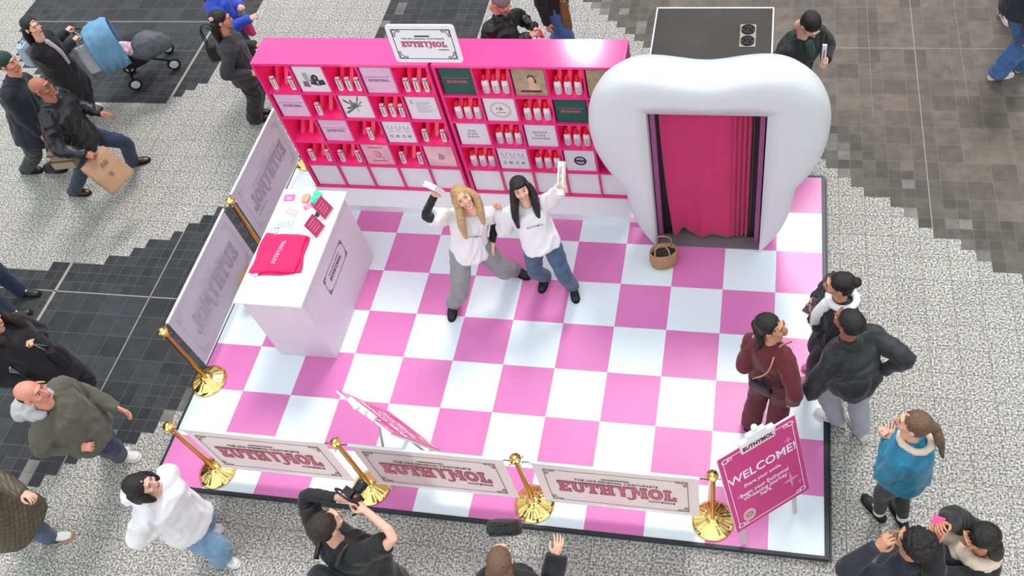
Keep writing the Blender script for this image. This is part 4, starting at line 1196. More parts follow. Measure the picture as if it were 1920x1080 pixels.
def make_hair(J, style, m, t, seed, pts=None):
    HM, S = J['HM'], J['S']
    if style == 'bald': return
    bm = B()
    if style in ('buzz', 'receding'):
        ell(bm, (0, -.030, .012), (.0775, .083, .068), sub=3)
        me = remesh(bm, .0075, 1); me.transform(HM)
    elif style == 'curly':
        ell(bm, (0, -.028, .052), (.094, .104, .086), sub=3); ell(bm, (0, -.06, -.01), (.08, .06, .06))
        me = remesh(bm, .0075, 1); me.transform(HM); rough_up(me, .010, 30, seed, amp2=.008, freq2=55)
    else:
        ell(bm, (0, -.022, .040), (.083, .099, .085), sub=3)
        if style == 'fringe': ell(bm, (0, .055, .062), (.062, .042, .030))
        if style != 'short': ell(bm, (0, -.045, -.005), (.080, .068, .075), sub=3)
        else: ell(bm, (0, -.042, .0), (.077, .062, .06), sub=3)
        me0 = bm
        W_ = lambda p: HM.inverted() @ V(p)
        dn = V((0, 0, -1))
        if style in ('long', 'fringe', 'longback'):
            for s in (-1, 1):
                if style == 'longback': break
                a = HM @ V((s * .070, .012, .03)); b = HM @ V((s * .092, .010, -.06)); c = b + dn * .12 + J['f'] * .075 + J['hr'] * s * .01; d = c + dn * .15 + J['f'] * .02
                if pts and pts.get(s): c, d = V(pts[s][0]), V(pts[s][1])
                chain(me0, [W_(a), W_(b), W_(c), W_(d)], [.03, .034, .036, .018], 10)
                chain(me0, [W_(HM @ V((s * .06, -.04, .0))), W_(HM @ V((s * .085, -.03, -.08))), W_(c - J['f'] * .04), W_(d - J['f'] * .03 + dn * -.02)], [.04, .04, .036, .02], 10)
            a = HM @ V((0, -.075, .0)); b = a + dn * .12 - J['f'] * .03; c = b + dn * .15 - J['f'] * .01
            L = pts.get('back', 1.0) if pts else 1.0
            for s in (-.045, 0, .045):
                o_ = J['hr'] * s
                chain(me0, [W_(a + o_), W_(b + o_ * 1.2), W_(b.lerp(c, L) + o_ * 1.1)], [.045, .046, .024], 10)
        if style == 'bob':
            for s in (-1, 1):
                chain(me0, [(s * .068, -.01, .03), (s * .085, .0, -.05), (s * .080, .012, -.125)], [.032, .036, .020], 10)
            for s in (-.05, 0, .05): chain(me0, [(s, -.08, 0), (s * 1.2, -.105, -.08), (s * 1.3, -.10, -.15)], [.045, .042, .024], 10)
        if style == 'pony':
            P = [HM @ V((0, -.09, .035)), HM @ V((0, -.128, .02))] + ([V(p) for p in pts['tail']] if pts and 'tail' in pts else [HM @ V((0, -.14, -.06)), HM @ V((0, -.13, -.17))])
            chain(me0, [W_(p) for p in P], [.022, .030] + [.034] * (len(P) - 3) + [.010], 10)
        if style == 'bun':
            ell(me0, (0, -.118, .055), (.042, .038, .042))
        me = remesh(me0, .0085, 2); me.transform(HM)
        rough_up(me, .0035, 22, seed, (1.8, 1.8, .25), .0015, 60)
    link('hair', me, m, t, True)
# ------------------------------------------------------------------ the people in the hall
def RS(px, py, c, dist):
    """point seen at (px, py) lying dist away from joint c (the higher of the two)"""
    d = RAY(px, py); o = CAM_LOC - V(c); b = o.dot(d); q = o.dot(o) - dist * dist; disc = b * b - q
    return CAM_LOC + d * (-b if disc < 0 else -b - math.sqrt(disc))
def HD(px, py, pel, H): return ('HD', px, py, H)

C_WHITE = cloth('white_cotton', (232, 232, 234), .8, .03); C_GREY = cloth('grey_jersey', (140, 140, 142), .85, .10); C_BLACK = cloth('black', (15, 15, 18), .75, .15)
C_DENIM = cloth('denim_blue', (66, 92, 120), .8, .30, bump=.3); C_DENIM_L = cloth('denim_light', (112, 146, 178), .8, .2, bump=.3); C_DENIM_D = cloth('denim_dark', (34, 48, 74), .8, .2, bump=.3)
C_DENIM_B = cloth('denim_bright', (62, 98, 148), .8, .2, bump=.3)
C_BURG = cloth('burgundy', (94, 24, 36), .8, .10); C_FUR = cloth('black_fur', (20, 21, 26), .7, .5, bump=1.0, bs=45); C_JACKET = cloth('black_softshell', (22, 24, 29), .6, .12)
C_PANTS = cloth('pale_grey', (158, 162, 170), .8, .06); C_TEAL = cloth('teal_nylon', (18, 124, 158), .5, .10); C_OLIVE = cloth('olive_canvas', (88, 88, 76), .8, .10)
C_HOODG = cloth('grey_fleece', (176, 178, 180), .9, .06); C_NAVY = cloth('navy', (26, 30, 42), .7, .12); C_LEATH = mat('black_leather', (22, 22, 24), .42, var=.2, bump=.5, bscale=30)
C_PUFF = mat('black_puffer', (30, 31, 35), .42, var=.12, bump=.4, bscale=20); C_SUIT = cloth('charcoal_suit', (44, 46, 50), .75, .08); C_ROYAL = cloth('royal_blue', (28, 68, 186), .6, .1)
C_CREAM = cloth('cream_knit', (224, 206, 184), .9, .06, bump=.6, bs=70); C_DGREEN = cloth('dark_green', (30, 62, 50), .85, .1)
def quilt_mat():
    m = bpy.data.materials.new('khaki_quilting'); m.use_nodes = True; nt = m.node_tree; b = nt.nodes['Principled BSDF']
    tc = N(nt, 'ShaderNodeTexCoord'); sp = N(nt, 'ShaderNodeSeparateXYZ'); nt.links.new(tc.outputs['Object'], sp.inputs[0])
    h = M_(nt, 'ADD', sp.outputs['X'], sp.outputs['Y'])
    a = M_(nt, 'ABSOLUTE', M_(nt, 'SINE', M_(nt, 'MULTIPLY', M_(nt, 'ADD', h, sp.outputs['Z']), 48.0)))
    c = M_(nt, 'ABSOLUTE', M_(nt, 'SINE', M_(nt, 'MULTIPLY', M_(nt, 'SUBTRACT', h, sp.outputs['Z']), 48.0)))
    mn = M_(nt, 'MINIMUM', M_(nt, 'POWER', a, .5), M_(nt, 'POWER', c, .5))
    bp = N(nt, 'ShaderNodeBump'); bp.inputs['Strength'].default_value = .8; bp.inputs['Distance'].default_value = .012
    nt.links.new(mn, bp.inputs['Height']); nt.links.new(bp.outputs[0], b.inputs['Normal'])
    b.inputs['Base Color'].default_value = srgb(92, 84, 66); b.inputs['Roughness'].default_value = .55
    return m
C_QUILT = quilt_mat()
S_BLACK = mat('shoe_black', (20, 20, 22), .5); S_WHITE = mat('shoe_white', (218, 216, 214), .55, var=.05); S_BROWN = mat('shoe_brown', (66, 36, 28), .35); S_SOLE = mat('sole_black', (26, 24, 24), .8)
S_SOLEW = mat('sole_white', (230, 228, 226), .6); S_GUM = mat('sole_gum', (196, 140, 110), .6); S_PINK = mat('shoe_pink', (206, 110, 160), .6)

# 1 the two promoters on the stage
pel = W(880, 462, .80)
J1 = person(lift=False, label='person with long blonde hair, white T-shirt and grey sweatpants holding up a small white box', head=HD(868, 371, pel, 1.66), feet=(W(850, 583), W(975, 514)), pel=pel, yaw=-72, H=1.66, look=-62, pitch=34, tilt=20, hy=-60,
    build=.92, hands=(RS(818, 358, pel + V((-.2, -.05, .52)), .36), W(921, 466, .74)), elbows=(V((-.6, -.3, -1)), V((.1, .8, -.2))), toes=(-84, -22), knees=(None, V((.4, -.9, .3))),
    top=('t_shirt', C_WHITE, dict(hem=.10, loose=.045, sleeve='short', under=C_BLACK, fold=.013, ff=5, print=True)), bottom=('sweat', C_GREY), shoes=(S_BLACK, S_SOLE), hair=('long', H_BLOND), hpose=('hold', 'relax'), smile=True, ground=0, palm=(V((.3, -1, .2)), V((0, 0, -1))))
pel = W(1014, 452, .84)
J2 = person(lift=False, label='person with black fringe, white sweatshirt and blue jeans raising a slim white carton', head=HD(976, 355, pel, 1.60), feet=(W(1021, 531), W(1077, 550)), pel=pel, yaw=-78, H=1.60, look=-68, pitch=26, tilt=8, hy=-70,
    build=.98, hands=(W(932, 384, 1.22), RS(1066, 338, pel + V((.2, 0, .52)), .50)), elbows=(V((-.5, -.1, -1)), V((.3, -.1, -.8))), toes=(-96, -70), knees=(V((-.2, -1, 0)), None),
    top=('sweatshirt', C_WHITE, dict(hem=.07, loose=.045, fold=.013, ff=5, print=True)), bottom=('jeans', C_DENIM), shoes=(S_BLACK, S_SOLE), hair=('fringe', H_BLACK), hpose=('grip', 'grip'), smile=True, ground=0, palm=(V((.2, -1, .2)), V((-.4, -1, .1))))

# 2 the group at the right edge of the stage
pel = V((4.95, -2.88, .86))
J3 = person('person with dark ponytail in burgundy trouser suit smiling over the shoulder', HD(1447, 612, pel, 1.66), ((5.05, -2.93), (4.85, -2.86)), pel, 62, 1.66, look=-18, pitch=22, tilt=10,
    build=.86, skin_m=SK_T, hands=(W(1486, 755, .80), V((4.86, -2.68, .84))), elbows=(V((.25, -.6, -.3)), V((-.35, -.6, -.3))),
    top=('jacket', C_BURG, dict(hem=.20, loose=.032, fold=.010, cuff=1.5)), bottom=('suit', C_BURG), shoes=(S_BLACK, S_SOLE), hair=('pony', H_BLACK), hair_pts={'tail': [W(1425, 640, 1.42), W(1414, 662, 1.25)]}, smile=True, ground=0)
pel = V((5.43, -2.44, .86))
J4 = person('person in black fur jacket with black bun looking at a phone', HD(1574, 534, pel, 1.64), ((5.38, -2.30), (5.27, -2.46)), pel, 196, 1.64, look=178, pitch=4, hy=200,
    build=1.0, skin_m=SK_T, hands=(W(1520, 572, 1.08), W(1516, 582, 1.06)), elbows=(V((.2, .8, -.6)), V((.3, -.8, -.6))), toes=(190, 200),
    top=('fur_jacket', C_FUR, dict(hem=.02, loose=.055, fold=.012, lump=.010, lf=40)), bottom=('slim', C_BLACK), shoes=(S_PINK, S_PINK), hair=('bun', H_BLACK), hpose=('hold', 'hold'), ground=0, palm=(V((0, -1, .6)), V((0, 1, .6))))
bm = B(); C = J4['C']; u_, l_, f_ = J4['up'], J4['l2'], J4['f2']
chain(bm, [C + u_ * .065 + (l_ * math.cos(a) - f_ * math.sin(a)) * (.098 + .02 * max(0, math.sin(a))) for a in [i * 2 * PI / 12 for i in range(13)]], [.030] * 3, 10, 1)
chain(bm, [C + u_ * .03 + f_ * .10, C - u_ * .12 + f_ * .155, C - u_ * .28 + f_ * .16], [.05, .055, .045], 10)
link('white_hood', remesh(bm, .010, 2), C_WHITE, J4['t'], True).matrix_parent_inverse = Matrix.Translation(J4['t'].location).inverted()
pel = V((5.60, -2.86, .90))
J5 = person('person in black zip jacket and pale grey trousers seen from behind', HD(1591, 604, pel, 1.76), (W(1606, 800, GZ), W(1556, 784, 0)), pel, 128, 1.76, look=140, pitch=6, hy=135,
    build=1.10, skin_m=SK_B, hands=(W(1650, 698, 1.0), V((5.36, -2.80, .90))), elbows=(V((.7, -.6, -.5)), V((-.4, -.8, -.2))), toes=(120, 160),
    top=('zip_jacket', C_JACKET, dict(hem=.10, loose=.05, fold=.012, collar=True)), bottom=('sweat', C_PANTS), shoes=(S_WHITE, S_SOLEW), hair=('short', H_BLACK))
pel = V((5.93, -3.62, .87))
J6 = person('person in teal blue jacket and black leggings with a brown ponytail', HD(1712, 794, pel, 1.66), (W(1684, 964, GZ), W(1637, 954, GZ)), pel, 152, 1.66, look=168, pitch=14, hy=140,
    build=1.0, hands=(W(1660, 806, 1.22), W(1668, 812, 1.20)), elbows=(V((.1, .4, -1)), V((-.1, -.7, -.9))), toes=(112, 128),
    top=('rain_jacket', C_TEAL, dict(hem=.01, loose=.06, fold=.013, ff=5)), bottom=('slim', C_BLACK), shoes=(S_BLACK, S_SOLE), hair=('pony', H_BROWN), hair_pts={'tail': [W(1752, 800, 1.48), W(1762, 826, 1.40), W(1768, 858, 1.24)]}, hpose=('grip', 'relax'), palm=(V((0, 0, -1)), V((0, 0, -1))))
bm = B(); C = J6['C']; S = J6['S']; u6 = J6['up']
chain(bm, [C + u6 * .075 + (J6['l2'] * math.cos(a) - J6['f2'] * math.sin(a)) * (.092 + .03 * max(0, math.sin(a))) for a in [i * 2 * PI / 12 for i in range(13)]], [.028] * 3, 10, 1)
me = remesh(bm, .010, 2); link('hood_lining', me, C_CREAM, J6['t'], True).matrix_parent_inverse = Matrix.Translation(J6['t'].location).inverted()
for k in (0, 1):
    a_ = J6['an'][k]; bm = B(); cone(bm, a_ - V((0, 0, .015)), a_ + (J6['kn'][k] - a_).normalized() * .055, .050, .052, 16, caps=(False, False))
    link('sock', remesh(bm, .008, 1), C_WHITE, J6['t'], True).matrix_parent_inverse = Matrix.Translation(J6['t'].location).inverted()
e_ = J5['el'][0]; d_ = (e_ - J5['sh'][0]).normalized(); n_ = (V((0, -.5, 1)) - d_ * V((0, -.5, 1)).dot(d_)).normalized()
bm = B(); c_ = J5['sh'][0].lerp(e_, .72) + n_ * .078; tube(bm, crom([c_ - d_ * .03, c_ + n_ * .002, c_ + d_ * .03], 4), [.002] + [.006] * 7 + [.003], 6)
link('sleeve_mark', remesh(bm, .003, 1), C_WHITE, J5['t'], True).matrix_parent_inverse = Matrix.Translation(J5['t'].location).inverted()
pel = V((5.80, -4.44, .88))
J7 = person('person with curly black hair and black sweater, one hand at the face', HD(1712, 1018, pel, 1.74), ((5.9, -4.40), (5.70, -4.48)), pel, 128, 1.74, look=150, pitch=12, skin_m=SK_T,
    build=1.08, hands=(V((6.05, -4.3, .95)), RS(1657, 1016, pel + V((-.12, -.1, .5)), .34)), elbows=(None, V((-1, -.4, -.6))),
    top=('sweater', C_NAVY, dict(hem=.08, loose=.04, collar=True)), bottom=('jeans', C_BLACK), shoes=(S_BLACK, S_SOLE), hair=('curly', H_BLACK), hpose=('relax', 'hold'))
pel = V((6.25, -4.36, .87))
J8 = person('person with long black hair and a cream scarf in black coat, holding a pink phone', HD(1838, 1008, pel, 1.66), ((6.33, -4.28), (6.15, -4.42)), pel, 168, 1.66, look=188, pitch=-8, skin_m=SK_T,
    build=1.05, hands=(RS(1762, 985, pel + V((-.05, .12, .5)), .38), RS(1752, 1003, pel + V((-.1, -.1, .5)), .36)), elbows=(V((.1, .9, -.6)), V((-.2, -.8, -.8))),
    top=('coat', C_BLACK, dict(hem=.35, loose=.07, flare=.04)), bottom=('jeans', C_BLACK), shoes=(S_BLACK, S_SOLE), hair=('longback', H_BLACK), hpose=('hold', 'hold'), palm=(V((0, -1, .5)), V((0, 1, .5))))
C, u_, l_, f_ = J8['C'], J8['up'], J8['l2'], J8['f2']
bm = B(); chain(bm, [C + u_ * .07 + (l_ * math.cos(a) - f_ * math.sin(a)) * .10 for a in [i * 2 * PI / 12 for i in range(13)]], [.045] * 3, 10, 1)
chain(bm, [C + u_ * .06 + f_ * .10 + l_ * .03, C - u_ * .08 + f_ * .19 + l_ * .06, C - u_ * .32 + f_ * .22 + l_ * .07], [.05, .06, .055], 10)
chain(bm, [C + u_ * .06 + f_ * .10 - l_ * .04, C - u_ * .06 + f_ * .18 - l_ * .08, C - u_ * .26 + f_ * .20 - l_ * .09], [.05, .06, .05], 10)
me = remesh(bm, .010, 2); rough_up(me, .006, 16, 3); link('scarf', me, C_CREAM, J8['t'], True).matrix_parent_inverse = Matrix.Translation(J8['t'].location).inverted()

# 3 along the front edge
pel = V((3.32, -4.84, .86))
J9 = person('person with light brown hair at the bottom edge, wide black sleeve stretched out', HD(938, 1050, pel, 1.64), ((3.42, -4.86), (3.22, -4.78)), pel, 84, 1.64, look=96, pitch=-4,
    hands=(W(1046, 1026, 1.12), V((3.0, -4.75, .95))), elbows=(V((.2, -.3, -1)), None),
    top=('jacket', C_BLACK, dict(hem=.15, loose=.055, cuff=2.2)), bottom=('jeans', C_BLACK), shoes=(S_BLACK, S_SOLE), hair=('longback', H_BROWN))
pel = V((2.10, -4.70, .90))
J10 = person('person in black T-shirt with backpack raising a black camera over the barrier', HD(612, 985, pel, 1.78), ((2.28, -4.74), (2.02, -4.62)), pel, 72, 1.78, look=62, pitch=4, skin_m=SK_F,
    build=1.06, hands=(W(672, 944, 1.60), W(646, 934, 1.62)), elbows=(V((1, -.2, .0)), V((-1, .2, .0))),
    top=('t_shirt', C_BLACK, dict(hem=.06, loose=.03, sleeve='short')), bottom=('jeans', C_BLACK), shoes=(S_BLACK, S_SOLE), hair=('short', H_DARK), hpose=('grip', 'grip'), palm=(V((-1, .3, 0)), V((1, .3, 0))))
bm = B(); P = crom([J10['sh'][1].lerp(J10['el'][1], .2), J10['el'][1], J10['wr'][1] + J10['hd'][1] * .0], 4)
tube(bm, P, [.062 - .026 * i / (len(P) - 1) for i in range(len(P))], 14); me = remesh(bm, .012, 2); rough_up(me, .005, 12, 5)
link('long_sleeve', me, C_BLACK, J10['t'], True).matrix_parent_inverse = Matrix.Translation(J10['t'].location).inverted()
pel = V((.44, -4.50, .85))
J11 = person('person with black bob hair in white hoodie and light jeans, hands in the front pocket', HD(266, 910, pel, 1.62), (W(428, 1052, GZ), W(396, 990, GZ)), pel, -8, 1.62, look=12, pitch=16, tilt=6, hy=-6,
    build=1.05, hands=(V((.53, -4.57, 1.02)), V((.54, -4.45, 1.04))), elbows=(V((-.6, -.35, -.9)), V((-.6, .35, -.9))), toes=(-12, -4),
    top=('hoodie', C_WHITE, dict(hem=.12, loose=.065, fold=.016, ff=4.5, hoodcol=C_WHITE)), bottom=('wide', C_DENIM_L), shoes=(S_WHITE, S_SOLEW), hair=('bob', H_BLACK), hpose=('grip', 'grip'))
pel = V((-.74, -3.88, .92))
J12 = person('balding person in olive jacket with pale grey hood, walking right', HD(60, 737, pel, 1.80), (W(240, 858, GZ), (-1.05, -3.72, GZ)), pel, 4, 1.80, look=8, pitch=14, skin_m=SK_R,
    build=1.12, hands=(V((-.55, -4.06, .92)), W(232, 770, .84)), elbows=(V((-.7, -.15, -.7)), V((-.6, .3, -.3))), toes=(5, 10),
    top=('jacket', C_OLIVE, dict(hem=.16, loose=.05, fold=.013, hoodcol=C_HOODG)), bottom=('jeans', C_DENIM_D), shoes=(S_WHITE, S_SOLEW), hair=('receding', H_DARK), hpose=('grip', 'relax'))
pel = V((-1.22, -4.62, .86))
J13 = person('person in long khaki quilted coat, jeans and white trainers at the left edge', V((-1.20, -4.60, 1.54)), (W(112, 1010, GZ), (-1.45, -4.52, GZ)), pel, 6, 1.66, pitch=0,
    build=1.08, hands=(V((-1.02, -4.86, .98)), W(76, 938, 1.06)), elbows=(V((-.8, -.6, -.2)), V((-.6, .5, -.5))), toes=(16, 10),
    top=('quilted_coat', C_QUILT, dict(hem=.38, loose=.07, flare=.05, fold=.006)), bottom=('jeans', C_DENIM), shoes=(S_WHITE, S_GUM), hair=('bob', H_DARK), hpose=('grip', 'hold'))
f0 = W(112, 1010, GZ); x_ = ang(16); n_ = V((x_.y, -x_.x, 0))
bm = B(); tube(bm, crom([f0 + x_ * q[0] + n_ * q[1] + V((0, 0, q[2])) for q in ((-.075, .037, .066), (-.055, .045, .040), (-.015, .052, .036), (.055, .052, .058))], 5), [.002] + [.007] * 6 + [.006] * 6 + [.004, .003, .001], 6)
link('shoe_stripe', remesh(bm, .003, 1), C_BLACK, J13['t'], True).matrix_parent_inverse = Matrix.Translation(J13['t'].location).inverted()
pel = V((-1.52, -3.26, .86))
J14 = person('person dressed in black carrying a black handbag beside the balding walker', V((-1.56, -3.26, 1.53)), (V((-1.8, -3.40, GZ)), W(172, 748, GZ)), pel, 2, 1.66, pitch=0,
    build=1.0, hands=(V((-1.42, -3.50, .80)), W(55, 640, 1.16)), elbows=(V((-.8, -.6, -.3)), V((-.4, .6, -.6))),
    top=('coat', C_BLACK, dict(hem=.30, loose=.06, flare=.03)), bottom=('wide', C_BLACK), shoes=(S_WHITE, S_SOLEW), hair=('long', H_DARK), hpose=('relax', 'grip'))
a = W(48, 566, GZ); pel = V((a.x - .36, a.y + .0, .90))
J15 = person('person in jeans and black shoes stepping in from the left edge', V((pel.x + .02, pel.y, 1.62)), (W(38, 592, GZ), W(58, 562, GZ) + V((-.05, .06, 0))), pel, 0, 1.76, pitch=0, toes=(20, 4),
    top=('jacket', C_NAVY, dict(hem=.10, loose=.05)), bottom=('jeans', C_DENIM_D), shoes=(S_BLACK, S_SOLE), hair=('short', H_DARK))

# 4 walkers at the upper left
pel = V((-2.70, -.46, .89))
J16 = person('bald person with glasses in black padded jacket carrying a paper bag', HD(78, 164, pel, 1.76), (W(152, 364, GZ), W(262, 306, GZ)), pel, 10, 1.76, look=6, pitch=12, skin_m=skin('ruddy', (176, 112, 88)), hy=14,
    build=1.10, hands=(W(172, 292, .86), V((-2.40, -.20, .90))), elbows=(V((-.5, -.5, -.4)), None), toes=(4, 24),
    top=('padded_jacket', C_PUFF, dict(hem=.08, loose=.06, fold=.014, ff=7, collar=True)), bottom=('jeans', C_DENIM_D), shoes=(S_BROWN, S_SOLE), hair=('bald', H_GREY), hpose=('grip', 'relax'))
bm = B(); HM = J16['HM']
for s in (-1, 1):
    _arc(bm, s * .033, .008, .024, .018, .004, 0, 2 * PI, 0, .003, HM @ MX((0, .106, 0), (1, 0, 0), (0, 0, 1)), 14)
    tube(bm, [HM @ V(p) for p in ((s * .057, .104, .010), (s * .082, .03, .012), (s * .084, -.02, .004))], .0026, 6)
tube(bm, [HM @ V(p) for p in ((-.010, .108, .012), (.010, .108, .012))], .0025, 6)
g_ = obj('glasses', bm, mat('spectacle_frame', (70, 44, 30), .3)); tag(g_, 'brown framed glasses on the bald walker', 'glasses')
pel = V((-3.42, -.34, .90))
J17 = person('person in navy jacket and dark green beanie walking behind the bald walker', HD(14, 118, pel, 1.80), (W(62, 322, GZ), W(98, 334, GZ) + V((0, .12, 0))), pel, 6, 1.80, look=2, pitch=8, skin_m=SK_R, chest=None,
    build=1.10, hands=None, toes=(8, 4),
    top=('jacket', C_NAVY, dict(hem=.10, loose=.06, collar=True)), bottom=('jeans', C_BLACK), shoes=(S_BLACK, S_SOLE), hair=('short', H_DARK))
bm = B(); ell(bm, (0, -.02, .052), (.088, .104, .082), sub=3); me = remesh(bm, .007, 1); me.transform(J17['HM']); rough_up(me, .003, 30, 2)
link('beanie', me, C_DGREEN, J17['t'], True).matrix_parent_inverse = Matrix.Translation(J17['t'].location).inverted()
pel = V((-3.50, .60, .86))
J18 = person('person with long black hair in black coat pushing a stroller', HD(60, 50, pel, 1.64), (V((-3.78, .50, GZ)), W(176, 202, GZ)), pel, 4, 1.64, look=-14, pitch=10, tilt=0,
    build=1.02, hands=(W(143, 70, 1.06), W(130, 52, 1.06)), elbows=(V((-.4, -.6, -.8)), V((-.4, .6, -.8))), toes=(0, 6),
    top=('coat', C_BLACK, dict(hem=.34, loose=.06, flare=.04)), bottom=('suit', C_BLACK), shoes=(S_WHITE, S_SOLEW), hair=('longback', H_BLACK), hpose=('grip', 'grip'), palm=(V((0, 0, -1)), V((0, 0, -1))))
bm = B(); C, u_, l_, f_ = J18['C'], J18['up'], J18['l2'], J18['f2']
chain(bm, [C + u_ * .06 + f_ * .085, C - u_ * .10 + f_ * .165, C - u_ * .30 + f_ * .175], [.030, .026, .02], 8)
link('scarf', remesh(bm, .009, 1), mat('scarf_pale', (188, 176, 180), .8), J18['t'], True).matrix_parent_inverse = Matrix.Translation(J18['t'].location).inverted()

# 5 behind the shelving and the booth
pel = V((-1.13, .66, .86))
J19 = person('person with long black hair and flower clip in charcoal blazer and wide black trousers', HD(415, 37, pel, 1.64), (W(492, 226, GZ) + V((-.02, 0, 0)), (-1.32, .78, GZ)), pel, 22, 1.64, look=20, pitch=0,
    build=1.0, skin_m=SK_T, top=('blazer', C_SUIT, dict(hem=.16, loose=.06)), bottom=('wide', C_BLACK), shoes=(S_BLACK, S_SOLE), hair=('longback', H_BLACK), hands=(V((-.88, .52, .86)), V((-.92, .9, .95))))
bm = B(); HM = J19['HM']
for k in range(5): a = k * 2 * PI / 5; ell(bm, HM @ V((.060 + .004, -.075 + .016 * math.cos(a), .075 + .016 * math.sin(a))), (.012, .012, .012))
link('hair_flower', remesh(bm, .005, 1), mat('flower_pale', (232, 196, 200), .6), J19['t'], True).matrix_parent_inverse = Matrix.Translation(J19['t'].location).inverted()
pel = V((-1.52, 1.34, .88))
J20 = person('person in royal blue jacket at the top edge holding a pink patterned bag', V((-1.50, 1.34, 1.55)), ((-1.45, 1.26), (-1.62, 1.42)), pel, 12, 1.68,
    hands=(V((-1.05, 1.2, 1.12)), W(452, 12, 1.12)), elbows=(V((-.3, -.6, -.7)), V((-.3, .6, -.7))), top=('jacket', C_ROYAL, dict(hem=.05, loose=.05)), bottom=('jeans', C_BLACK), shoes=(S_BLACK, S_SOLE), hair=('longback', H_DARK), hpose=('grip', 'grip'))
pel = V((1.93, .80, .92))
J21 = person('grey-haired person in black leather jacket bending over behind the shelving', RS(940, 4, pel, .64), ((1.80, .70), (1.88, .92)), pel, -18, 1.76, look=-30, pitch=-38, skin_m=SK_R,
    build=1.12, hands=(W(1000, 64, 1.0), W(1010, 58, .98)), elbows=(V((-.3, -.6, -.7)), V((.1, .8, -.5))), top=('leather_jacket', C_LEATH, dict(hem=.10, loose=.06, fold=.016, ff=7, collar=True)), bottom=('jeans', C_DENIM_D), shoes=(S_BLACK, S_SOLE), hair=('short', H_GREY), hpose=('hold', 'grip'))
a = W(1035, 2, .88); pel = V((a.x + .02, a.y, .88))
J22 = person('person in black top and light jeans walking past behind the shelving', V((pel.x - .02, pel.y + .02, 1.55)), ((pel.x + .16, pel.y - .22), (pel.x - .10, pel.y + .12)), pel, -14, 1.70,
    top=('sweater', C_BLACK, dict(hem=.06, loose=.05)), bottom=('wide', C_DENIM_B), shoes=(S_WHITE, S_SOLEW), hair=('long', H_DARK))
pel = W(1484, 112, .94)
J23 = person('person in black jacket and green shirt behind the booth looking down at a phone', HD(1519, 46, pel, 1.78), ((pel.x - .12, pel.y - .02), (pel.x + .12, pel.y + .05)), pel, -42, 1.78, look=-50, pitch=-44, skin_m=SK_F, lift=False,
    build=1.14, hands=(W(1500, 114, 1.12), W(1549, 120, 1.10)), elbows=(V((-.8, -.1, -.9)), V((.5, .4, -1))), top=('jacket', C_BLACK, dict(hem=.12, loose=.06)), bottom=('jeans', C_BLACK), shoes=(S_BLACK, S_SOLE), hair=('short', H_BLACK), hpose=('hold', 'hold'), palm=(V((1, 0, .3)), V((-1, 0, .3))))
C, u_, l_, f_ = J23['C'], J23['up'], J23['l2'], J23['f2']
bm = B(); rs = [oval(C + u_ * z + f_ * y, l_ * w, f_ * .03, 14) for z, y, w in ((.09, .05, .05), (-.02, .135, .055), (-.20, .165, .05), (-.38, .16, .045))]; rings(bm, rs)
link('shirt_front', remesh(bm, .010, 2), C_DGREEN, J23['t'], True).matrix_parent_inverse = Matrix.Translation(J23['t'].location).inverted()
a = W(1908, 18, .86); pel = V((a.x, a.y, .88))
J24 = person('person in blue jeans and white trainers at the upper right corner', V((pel.x + .03, pel.y + .02, 1.56)), (W(1876, 144, GZ), W(1926, 128, GZ)), pel, 20, 1.78, toes=(14, 20), lift=False,
    build=1.1, top=('sweater', C_NAVY, dict(hem=.02, loose=.05)), bottom=('wide', C_DENIM_B), shoes=(S_WHITE, S_SOLEW), hair=('short', H_DARK))
a = W(1884, 36, GZ); pel = V((a.x + .22, a.y + .16, .88))
J25 = person('person mostly out of frame at the top right, one white trainer showing', V((pel.x + .02, pel.y, 1.58)), (a, a + V((.45, .2, 0))), pel, -60, 1.72, toes=(-75, -50),
    top=('jacket', C_BLACK, dict(hem=.08, loose=.05)), bottom=('jeans', C_BLACK), shoes=(S_WHITE, S_SOLEW), hair=('short', H_DARK))
# ------------------------------------------------------------------ things people carry
def free(o, root):          # part built in place under an empty away from the origin
    o.matrix_parent_inverse = Matrix.Translation(root.location).inverted(); return o
black_pl = mat('black_plastic', (24, 24, 26), .4); silver = mat('silver_metal', (170, 170, 172), .3, .9); phone_glass = mat('phone_glass', (40, 54, 72), .15)
def palm_pt(J, k, p=(0, .075, -.022)): return J['hm%d' % k] @ V(p)
# white boxes of the promoters
p = palm_pt(J1, 0, (0, .10, -.03)); up_ = V((-.25, -.35, .9)).normalized(); x_ = V((.85, -.45, .1)); x_ = (x_ - up_ * x_.dot(up_)).normalized()
t = thing('product_box', 'small square white box held up by the blonde promoter', 'box', p)
M = MX(p, x_, up_); bm = B(); box(bm, -.065, .065, -.01, .12, -.03, .02, M); obj('carton', bm, carton_w, t, bevel=.002)
bm = B(); border(bm, M @ Matrix.Translation((0, .055, .021)), .085, .085, .006); prism(bm, [(-.02, .05), (.02, .05), (.02, .06), (-.02, .06)], 0, .001, M @ Matrix.Translation((0, 0, .021))); obj('printed_frame', bm, mat('ink_taupe', (150, 120, 96), .6), t); settle(t)
p = palm_pt(J2, 1, (0, .07, -.03)); up_ = (W(1054, 293, 1.86) - p).normalized(); x_ = V((.9, -.3, 0)); x_ = (x_ - up_ * x_.dot(up_)).normalized()
t = thing('product_box', 'slim tall white carton raised by the dark-haired promoter', 'box', p)
M = MX(p, x_, up_); bm = B(); box(bm, -.028, .028, -.06, .22, -.022, .022, M); obj('carton', bm, carton_w, t, bevel=.002)
bm = B(); wordmark(bm, M @ Matrix.Translation((0, .09, .0225)) @ Matrix.Rotation(PI / 2, 4, 'Z'), .18, h1=.001); obj('wordmark', bm, ink_gold, t); settle(t)
